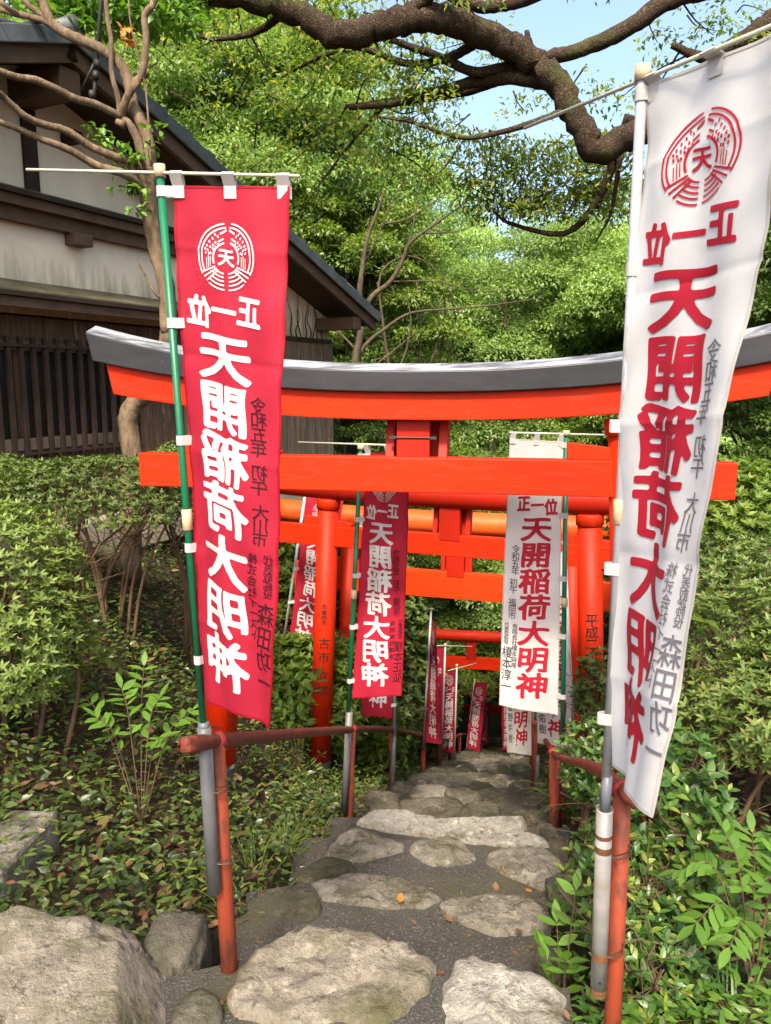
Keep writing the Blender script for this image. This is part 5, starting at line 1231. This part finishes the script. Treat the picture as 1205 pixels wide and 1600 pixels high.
# ------------------------------------------------------------------ clipped azaleas and shrubs
def rosettes(C, Nn, rs, L, W, k=6, near=True, spread=.8):
    """whorls of leaves at twig tips"""
    n = len(C); P = np.repeat(C, k, 0); N0 = np.repeat(unit(Nn), k, 0)
    a = np.tile(np.arange(k)*2*math.pi/k, n) + np.repeat(rs.random(n)*6.28, k)
    ref = np.where(abs(N0[:, 2:3]) < .9, np.array([[0, 0, 1.0]]), np.array([[1.0, 0, 0]]))
    A = unit(np.cross(N0, ref)); B = np.cross(N0, A)
    D = (A*np.cos(a)[:, None] + B*np.sin(a)[:, None])*spread + N0*(.35 + .5*rs.random((n*k, 1)))
    l = L*(.65 + .6*rs.random(n*k)); return leaves(P, D, N0 + rs.normal(0, .2, (n*k, 3)), l, l*W, near)
def shrub(name, label, c, r, n, mat, rs, L=.045, W=.36, stems=9, shell=.55, zmin=-.2, group=None, lumps=14, cat='shrub', k=6, stem_r=.014, near=True, flat_top=None):
    """c = centre of the foliage body, r = its half-axes; stems rise from the ground below"""
    c = np.array(c, float); r = np.array(r, float); g0 = gz(c[0], c[1])
    t = thing(name, label, cat, (c[0], c[1], g0), group)
    ld = rand_unit(lumps, rs); d = rand_unit(n*2, rs); d = d[d[:, 2] > zmin][:n]
    lump = np.max(np.clip((d @ ld.T - .72)/.28, 0, 1), axis=1)
    f = (shell + (1 - shell)*rs.random(len(d))**.5)*(.84 + .22*lump)
    P = c + d*f[:, None]*r
    if flat_top is not None: P[:, 2] = np.where(P[:, 2] > flat_top, flat_top + (P[:, 2] - flat_top)*.25, P[:, 2])
    V, F_ = rosettes(P, d*np.array([.6, .6, .6]) + np.array([0, 0, .8]) + rs.normal(0, .25, d.shape), rs, L, W, k, near)
    stuff(O('foliage', V, F_, mat, t))
    for s in range(stems):
        a = rs.random()*6.28; x0 = c[0] + .18*r[0]*math.cos(a*1.7)*(1 + s % 3); y0 = c[1] + .2*r[1]*math.sin(a)
        x1, y1 = c[0] + r[0]*.75*math.cos(a), c[1] + r[1]*.7*math.sin(a); z1 = c[2] + r[2]*(.1 + .5*rs.random())
        z0 = gz(x0, y0) - .05
        P_ = spline([(x0, y0, z0), (x0*.8 + x1*.2 + rs.normal(0, .03), y0*.8 + y1*.2, z0 + (z1 - z0)*.45), (x0*.35 + x1*.65, y0*.35 + y1*.65 + rs.normal(0, .03), z0 + (z1 - z0)*.8), (x1, y1, z1)], 4)
        m_ = MB(); m_.add(*tube(P_, np.linspace(stem_r, stem_r*.35, len(P_)), 6))
        for b_ in range(5):
            i = 5 + b_; e_ = P_[i] + np.array([rs.normal(0, .22*r[0]), rs.normal(0, .22*r[1]), r[2]*(.25 + .5*rs.random())]); Q = spline([P_[i], (P_[i] + e_)/2 + rs.normal(0, .02, 3), e_], 3)
            m_.add(*tube(Q, np.linspace(stem_r*.5, .002, len(Q)), 4))
            for b2 in range(3):
                e2 = Q[3] + np.array([rs.normal(0, .14), rs.normal(0, .14), .16*rs.random() + .03]); m_.add(*tube(spline([Q[3], (Q[3] + e2)/2 + rs.normal(0, .01, 3), e2], 2), np.linspace(.003, .0015, 5), 3))
        m_.build('stem', M['twig'], t, True)
    return t
rs = np.random.default_rng(71)
c = at(165, 795, 5.3); shrub('azalea_hedge', 'broad clipped azalea with bare stems in front of the lattice window', (c[0], 5.3, .72), (.80, .5, .38), 2600, M['leaf_azalea'], rs, .034, .36, 13, .62, -.25, 'azaleas beside the steps', lumps=26, flat_top=1.02)
c = at(25, 770, 5.6); shrub('azalea_hedge', 'clipped azalea continuing past the left edge of the picture', (c[0] - .25, 5.7, .70), (.6, .5, .34), 1800, M['leaf_azalea'], rs, .034, .36, 8, .62, -.2, 'azaleas beside the steps', lumps=22)
c = at(262, 740, 6.0); shrub('azalea_hedge', 'azalea end next to the tie beam tip at left', (c[0] + .1, 6.0, .74), (.42, .4, .36), 1300, M['leaf_azalea'], rs, .034, .36, 7, .7, -.15, 'azaleas beside the steps')
c = at(28, 905, 3.6); shrub('azalea_bush', 'pale fresh green azalea bush at the left edge', (c[0] - .04, 3.6, .40), (.40, .36, .58), 1900, M['leaf_azalea_pale'], rs, .042, .34, 7, .6, -.75, 'azaleas beside the steps')
c = at(1150, 990, 4.2); shrub('azalea_bush', 'wide olive azalea bush right of the white banner', (c[0] + .15, 4.3, .20), (.85, .6, .48), 3400, M['leaf_azalea'], rs, .038, .36, 10, .6, -.4, 'azaleas beside the steps')
c = at(1170, 1130, 3.5); shrub('azalea_bush', 'low azalea in front of the wide one at the right edge', (c[0] + .2, 3.5, -.05), (.5, .4, .40), 1300, M['leaf_azalea'], rs, .046, .36, 7, .6, -.4, 'azaleas beside the steps')
c = at(930, 1090, 5.7); shrub('azalea_bush', 'small azalea sprig in front of the right lettered post', (c[0] - .02, 5.7, c[2] + .05), (.17, .17, .33), 240, M['leaf_azalea'], rs, .05, .36, 4, .4, -.8, 'azaleas beside the steps')
c = at(1110, 940, 6.2); shrub('evergreen_bush', 'dark evergreen bush behind the olive azalea at right', (c[0] + .2, 6.4, .30), (1.0, .7, .75), 2000, M['leaf_mid'], rs, .07, .42, 8, .5, -.4, near=False)
c = at(1060, 1300, 2.75); shrub('camellia_shrub', 'glossy-leaved camellia shrub under the tip of the white banner', (c[0] - .05, 2.80, -.17), (.26, .24, .42), 520, M['leaf_gloss'], rs, .052, .52, 7, .35, -.9, k=4)
c = at(935, 1400, 2.7); shrub('camellia_shrub', 'low glossy shrub between the steps and the white pipe', (c[0] + .06, 2.6, -.33), (.20, .28, .26), 330, M['leaf_gloss'], rs, .045, .5, 5, .35, -.9, k=4)
c = at(1010, 1500, 2.25); shrub('camellia_shrub', 'low glossy seedling bush at the foot of the right front post', (c[0] + .03, 2.3, -.36), (.20, .16, .20), 260, M['leaf_gloss'], rs, .042, .5, 4, .3, -.9, k=4)
c = at(905, 1250, 4.4); shrub('camellia_shrub', 'glossy shrub behind the right hand rail below the gate', (c[0] + .12, 4.4, -.75), (.26, .3, .34), 420, M['leaf_gloss'], rs, .05, .5, 5, .35, -.9, k=4)
# dense evergreen bushes lining the far steps
for k, (u, v, d, rx, rz, n, lab) in enumerate((
  (640, 930, 10.5, .95, .75, 1500, 'dense evergreen bush under the third gate, left of centre'), (590, 990, 8.9, .6, .7, 1000, 'evergreen bush behind the left lettered post'),
  (480, 1060, 7.6, .7, .5, 1000, 'leafy bush left of the lettered post foot'),
  (610, 1110, 9.8, .55, .6, 800, 'shaded bush behind the left hand rail'), (450, 900, 9.8, .7, .6, 1000, 'bush under the building corner'),
  (680, 1110, 14.0, .8, .9, 900, 'dark bush beside the far red banners'), (900, 960, 9.5, .8, .8, 1200, 'evergreen bush behind the right lettered post'),
  (980, 1000, 8.5, .9, .9, 1300, 'shadowed bush behind the large white banner'),
  (700, 1060, 17.0, 1.0, 1.0, 900, 'leafy bush behind the slanting red banner'), (590, 1120, 8.2, .4, .5, 500, 'leafy bush between the lettered post and the far banners'), (645, 1010, 12.0, .8, .7, 900, 'bush above the left end of the fourth gate'), (860, 1140, 13.0, .7, .8, 800, 'dark bush right of the far hand rail'))):
    p = at(u, v, d); l_ = p[0] - float(path_x(d)); rx = min(rx, .75); p[0] = float(path_x(d)) + math.copysign(max(abs(l_), rx + .78), l_); tz = p[2] + rz; g0_ = gz(p[0], p[1]) - .1
    if p[2] - rz > g0_: rz = (tz - g0_)/2; n = int(n*1.25); p[2] = (tz + g0_)/2
    shrub('evergreen_bush', lab, p, (rx, rx*.8, rz), int(n*1.7), M['leaf_azalea'] if k in (0, 1, 3, 6, 7, 10) else M['leaf_mid'], rs, .07 + .002*d, .42, 3 if d < 10 else 0, .45, -.95, 'evergreen bushes along the steps', near=False)  # paler azalea leaf colour on some bushes stands in for missing light

# ------------------------------------------------------------------ ground cover (too many leaves to count)
def scatter(n, fx, rs):
    X, Y = fx(n, rs); return np.stack([X, Y, ground_z(X, Y)], 1)
rs = np.random.default_rng(81)
def bank_left(n, rs):
    y = 2.5 + 7.5*rs.random(n)**1.3; l = .72 + 2.9*rs.random(n)**1.0; x = path_x(y) - l; k = ~((y < 3.0) & (x > -.75)); return x[k], y[k]
def bank_right(n, rs):
    y = 1.5 + 8*rs.random(n)**1.3; l = .78 + 3.0*rs.random(n); return path_x(y) + l, y
def cover(P, rs, L, W, hmax, near=True):
    n = len(P); P = P + np.stack([rs.normal(0, .01, n), rs.normal(0, .01, n), hmax*rs.random(n)**1.3], 1)
    a = rs.random(n)*6.28; D = np.stack([np.cos(a), np.sin(a), .15 + .5*rs.random(n)], 1)
    N = np.array([0, -.25, 1.0]) + rs.normal(0, .35, (n, 3)); l = L*(.55 + .7*rs.random(n)); return leaves(P, D, N, l, l*W, near, .2)
def clumpy(P, rs, sc, thr):
    v = np.array([mnoise.noise(Vector((p[0]*sc, p[1]*sc, 3.1))) for p in P]); return P[v > thr - .25*rs.random(len(P))]
P = clumpy(scatter(15000, bank_left, rs), rs, 1.6, -.12)
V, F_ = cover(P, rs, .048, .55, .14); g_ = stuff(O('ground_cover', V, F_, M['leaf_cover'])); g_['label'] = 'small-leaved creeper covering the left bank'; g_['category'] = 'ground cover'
P = clumpy(scatter(11000, bank_left, rs), rs, 2.3, -.2)
V, F_ = cover(P, rs, .045, .30, .30); g_ = stuff(O('ground_cover', V, F_, M['leaf_mid'])); g_['label'] = 'fine-leaved green undergrowth on the left bank'; g_['category'] = 'ground cover'
P = clumpy(scatter(8000, bank_right, rs), rs, 1.8, .0)
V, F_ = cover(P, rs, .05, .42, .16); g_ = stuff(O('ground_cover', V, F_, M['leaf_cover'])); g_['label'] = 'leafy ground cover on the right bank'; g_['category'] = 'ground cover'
def near_right(n, rs): y = 1.55 + 1.6*rs.random(n); return path_x(y) + .53 + 1.2*rs.random(n), y
P = clumpy(scatter(2600, near_right, rs), rs, 3.0, .0)
V, F_ = cover(P, rs, .055, .34, .16); g_ = stuff(O('ground_cover', V, F_, M['leaf_fresh'])); g_['label'] = 'fresh green weeds at the bottom right beside the front post'; g_['category'] = 'ground cover'
def litter(n, rs):
    y = 1.6 + 8*rs.random(n)**1.2; s = np.where(rs.random(n) < .5, -1, 1); return path_x(y) + s*(.7 + 2.6*rs.random(n)), y
P = scatter(4200, litter, rs); n = len(P); a = rs.random(n)*6.28
V, F_ = leaves(P + np.array([0, 0, .012]), np.stack([np.cos(a), np.sin(a), .1*rs.normal(0, 1, n)], 1), np.array([0, 0, 1.0]) + rs.normal(0, .3, (n, 3)), .07*(.5 + rs.random(n)), .035*(.6 + .6*rs.random(n)), True, -.1)
g_ = stuff(O('leaf_litter', V, F_, M['leaf_dead'])); g_['label'] = 'brown dead leaves strewn over the banks'; g_['category'] = 'leaf litter'
# ------------------------------------------------------------------ grass tufts
def tuft(label, c, n, L, mat, rs, spread=.05, w=.05):
    t = thing('grass_tuft', label, 'grass', tuple(c), 'grass tufts')
    a = rs.random(n)*6.28; P = np.array(c) + np.stack([spread*np.cos(a)*rs.random(n), spread*np.sin(a)*rs.random(n), np.zeros(n)], 1); P[:, 2] = ground_z(P[:, 0], P[:, 1]) - .01
    l = L*(.6 + .6*rs.random(n)); parts = []; D = np.stack([np.cos(a)*.55, np.sin(a)*.55, np.ones(n)], 1); D = unit(D + rs.normal(0, .12, D.shape))
    S = unit(np.cross(D, np.array([[0, 0, 1.0]]) + 1e-3)); W_ = (l*w)[:, None]; l = l[:, None]; dn = np.array([0, 0, 1.0])
    rows = [P + S*W_*.5, P - S*W_*.5]
    for f, k in ((.4, .8), (.75, .5)): q_ = P + D*l*f - dn*l*.45*f**2.4 + np.stack([np.cos(a), np.sin(a), a*0], 1)*l*.2*f*f; rows += [q_ + S*W_*k*.5, q_ - S*W_*k*.5]
    q_ = P + D*l - dn*l*.5 + np.stack([np.cos(a), np.sin(a), a*0], 1)*l*.2; rows.append(q_)
    V = np.stack(rows, 1).reshape(-1, 3); T_ = np.array([[0, 1, 3], [0, 3, 2], [2, 3, 5], [2, 5, 4], [4, 5, 6]]); F_ = (T_[None] + (np.arange(n)*7)[:, None, None]).reshape(-1, 3)
    stuff(O('blades', V, F_, mat, t)); return t
rs = np.random.default_rng(91)
for (u, v, d, n, L, lab) in ((395, 1330, 3.5, 45, .24, 'grassy bamboo tuft right of the front left post'), (440, 1290, 4.0, 60, .26, 'dense grass tuft beside the left edge of the steps'), (470, 1250, 4.6, 50, .28, 'grass tuft near the second left post'),
      (385, 1400, 3.0, 26, .26, 'thin arching grass by the foot of the front left post'), (900, 1260, 5.6, 70, .5, 'long grass arching beyond the second right post'), (915, 1290, 5.0, 60, .45, 'long grass behind the second right post'), (880, 1420, 3.3, 40, .28, 'grass tuft at the right edge of the steps'), (1150, 1590, 2.15, 50, .22, 'fresh grass at the bottom right corner'), (1040, 1585, 2.2, 40, .2, 'fresh grass at the foot of the right front post')):
    p = at(u, v, d); tuft(lab, (p[0], p[1], gz(p[0], p[1])), n, L, M['leaf_fresh'] if d < 2.5 else M['leaf_mid'], rs, .16 if d > 2.5 else .16, .035)
# ------------------------------------------------------------------ pinnate plants, every leaflet its own piece
leaf_me = {}
def leaflet_mesh(mat, L, W):
    key = (mat, L, W)
    if key not in leaf_me:
        ys = np.linspace(0, 1, 6); wid = np.array([.05, .32, .48, .44, .28, .0])*W; V = []
        for y_, w_ in zip(ys, wid): V += [(-w_, y_*L, .10*w_ - .12*L*y_**2), (0, y_*L, -.12*L*y_**2 - .02*W), (w_, y_*L, .10*w_ - .12*L*y_**2)]
        Fs = []
        for i in range(5): Fs += [(3*i, 3*i + 1, 3*i + 4, 3*i + 3), (3*i + 1, 3*i + 2, 3*i + 5, 3*i + 4)]
        leaf_me[key] = mesh_from('leaflet', V, Fs, M[mat], True)
    return leaf_me[key]
def pinnate(label, root, fronds, mat, L, W, pairs, group, rs, group_cat='plant'):
    t = thing('pinnate_plant', label, group_cat, tuple(root), group); me = leaflet_mesh(mat, L, W); root = np.array(root)
    for (tip, sag) in fronds:
        tip = np.array(tip); mid = root*.45 + tip*.55 + np.array([0, 0, sag]); Q = spline([root, mid, tip], 10)
        s_ = MB(); s_.add(*tube(Q, np.linspace(.004, .0015, len(Q)), 5)); st_ = s_.build('stalk', M['twig'], t, True)
        n = len(Q); idx = np.linspace(n*.40, n - 2, pairs).astype(int)
        for i in idx:
            T_ = Q[min(i + 1, n - 1)] - Q[i]; T_ /= np.linalg.norm(T_); S_ = np.cross(T_, (0, 0, 1.0)); S_ /= np.linalg.norm(S_)
            for s in (-1, 1):
                dv = Vector(S_*s*.9 + T_*.5 + np.array([0, 0, rs.normal(-.05, .12)])).normalized(); zz = Vector((rs.normal(0, .2), rs.normal(0, .2) - .15, 1)).normalized(); xx = dv.cross(zz).normalized(); zz = xx.cross(dv)
                o = bpy.data.objects.new('leaflet', me); COL.objects.link(o); o.parent = t
                k = .75 + .4*rs.random()
                o.matrix_local = Matrix.Translation(Vector(Q[i] - root)) @ Matrix((xx, dv, zz)).transposed().to_4x4() @ Matrix.Scale(k, 4)
        o = bpy.data.objects.new('leaflet', me); COL.objects.link(o); o.parent = t
        dv = Vector(Q[-1] - Q[-2]).normalized(); xx = dv.cross(Vector((0, 0, 1))).normalized(); zz = xx.cross(dv); o.matrix_local = Matrix.Translation(Vector(Q[-1] - root)) @ Matrix((xx, dv, zz)).transposed().to_4x4()
    return t
rs = np.random.default_rng(101)
def fr(lst, d): return [(at(u, v, d + dd), sg) for u, v, dd, sg in lst]
p = at(1175, 1560, 2.25); p[2] = gz(p[0], p[1])
pinnate('tall plant with fresh pinnate leaves at the right edge beside the camellia', p, fr([(1085, 1445, -.1, .18), (1060, 1360, .1, .2), (1130, 1295, .1, .12), (1175, 1300, .2, .1), (1215, 1390, -.1, .15), (1140, 1480, -.2, .16), (1230, 1310, .1, .12)], 2.25), 'leaf_fresh', .082, .031, 7, 'pinnate plants', rs)
p = at(215, 1180, 3.5); p[2] = gz(p[0], p[1])
pinnate('fern-like pinnate plant spreading over the middle of the left bank', p, fr([(150, 1120, .0, .16), (190, 1075, .1, .18), (250, 1090, .1, .18), (260, 1150, -.1, .15), (120, 1080, .2, .16), (225, 1040, .3, .14), (300, 1110, .2, .15)], 3.5), 'leaf_fresh', .085, .034, 6, 'pinnate plants', rs)
p = at(120, 1090, 4.3); p[2] = gz(p[0], p[1])
pinnate('smaller pinnate plant farther up the left bank', p, fr([(70, 1020, 0, .14), (110, 990, .1, .16), (160, 1010, 0, .15), (60, 1070, 0, .12), (190, 1045, 0, .14)], 4.3), 'leaf_mid', .09, .034, 6, 'pinnate plants', rs)
p = at(1130, 1000, 4.0); p[2] = gz(p[0], p[1]) + .75
pinnate('pinnate sprays among the azaleas right of the white banner', p, fr([(1110, 930, 0, .1), (1150, 915, .1, .12), (1190, 935, 0, .12), (1095, 965, 0, .1), (1205, 975, 0, .1)], 3.75), 'leaf_mid', .085, .034, 5, 'pinnate plants', rs)
p = at(465, 1110, 6.3); p[2] = gz(p[0], p[1])
pinnate('pinnate plant at the foot of the left lettered post', p, fr([(445, 1060, 0, .12), (470, 1040, 0, .14), (495, 1060, .2, .12), (430, 1090, 0, .12)], 6.3), 'leaf_fresh', .12, .055, 4, 'pinnate plants', rs)
p = at(880, 1500, 2.4); p[2] = gz(p[0], p[1])
pinnate('broad-leaved seedling at the right edge of the lowest stones', p, fr([(845, 1475, 0, .06), (870, 1440, .1, .06), (900, 1390, .1, .05), (885, 1500, -.1, .06)], 2.4), 'leaf_fresh', .075, .035, 3, 'pinnate plants', rs)
# fallen leaves lying singly on the steps
for k, (u, v, z, mt, lab) in enumerate(((625, 1410, TZ[1], 'leaf_orange', 'orange fallen leaf on the long step stone'), (793, 1364, TZ[2] - .03, 'leaf_orange', 'orange fallen leaf by the right stone'), (823, 1388, TZ[1] - .03, 'leaf_orange', 'orange fallen leaf at the right end of the second tread'), (808, 1450, TZ[1], 'leaf_dead', 'brown fallen leaf at the edge of the right stone'), (775, 1392, TZ[1], 'leaf_dead', 'dark brown fallen leaf on the right stone'), (708, 1440, TZ[1] - .03, 'leaf_dead', 'brown fallen leaf on the asphalt between the stones'))):
    p = on_z(u, v, z + .055); a = rs.random()*6.28; D = np.array([[math.cos(a), math.sin(a), .05]])
    V, F_ = leaves(p[None], D, np.array([[.2, -.2, 1.0]]), .05, .035, True, -.25); tag(O('fallen_leaf', V, F_, M[mt]), lab, 'leaf', 'fallen leaves on the steps')

# small debris caught in the paving joints
rs = np.random.default_rng(111); pts = []
for y0, y1, z in ((1.7, 2.5, TZ[0]), (2.45, 3.35, TZ[1]), (3.3, 4.25, TZ[2]), (4.2, 5.0, TZ[3])):
    for k in range(95):
        y = rs.uniform(y0, y1); e_ = rs.random() < .6; l = (rs.choice([-1, 1])*rs.uniform(.45, .74)) if e_ else rs.uniform(-.6, .5)
        pts.append((float(path_x(y)) + l, y, z + .010))
P = np.array(pts); n = len(P); a = rs.random(n)*6.28; l = .012 + .03*rs.random(n)**2
V, F_ = leaves(P, np.stack([np.cos(a), np.sin(a), .12*rs.normal(0, 1, n)], 1), np.array([0, 0, 1.0]) + rs.normal(0, .3, (n, 3)), l, l*.5, True, -.15)
g_ = stuff(O('path_debris', V, F_, M['leaf_dead'])); g_['label'] = 'tiny brown leaf scraps scattered over the paving'; g_['category'] = 'leaf litter'
# moss cushions along the stone edges
parts = []
for o in [c for c in path_o.children if c.name.startswith('stone')][:13]:
    co = np.array([v.co for v in o.data.vertices]) + wloc(path_o); ring = co[np.abs(co[:, 2] - np.median(co[:, 2])) < .05]; c0 = ring.mean(0)
    for k in range(16):
        q_ = ring[rs.integers(len(ring))]; d_ = q_ - c0; d_[2] = 0; q_ = c0 + d_*1.02 + np.array([0, 0, -.03])
        if rs.random() < .55: continue
        m_ = int(10 + 26*rs.random()); D = np.stack([rs.normal(0, .5, m_), rs.normal(0, .5, m_), np.ones(m_)], 1)
        parts.append(leaves(q_ + rs.normal(0, .012, (m_, 3))*np.array([1, 1, .2]), D, rand_unit(m_, rs), .012 + .012*rs.random(m_), .006, False))
V, F_ = join(parts); g_ = stuff(O('moss', V, F_, M['leaf_mid'])); g_['label'] = 'little moss and grass sprigs along the stone edges'; g_['category'] = 'moss'
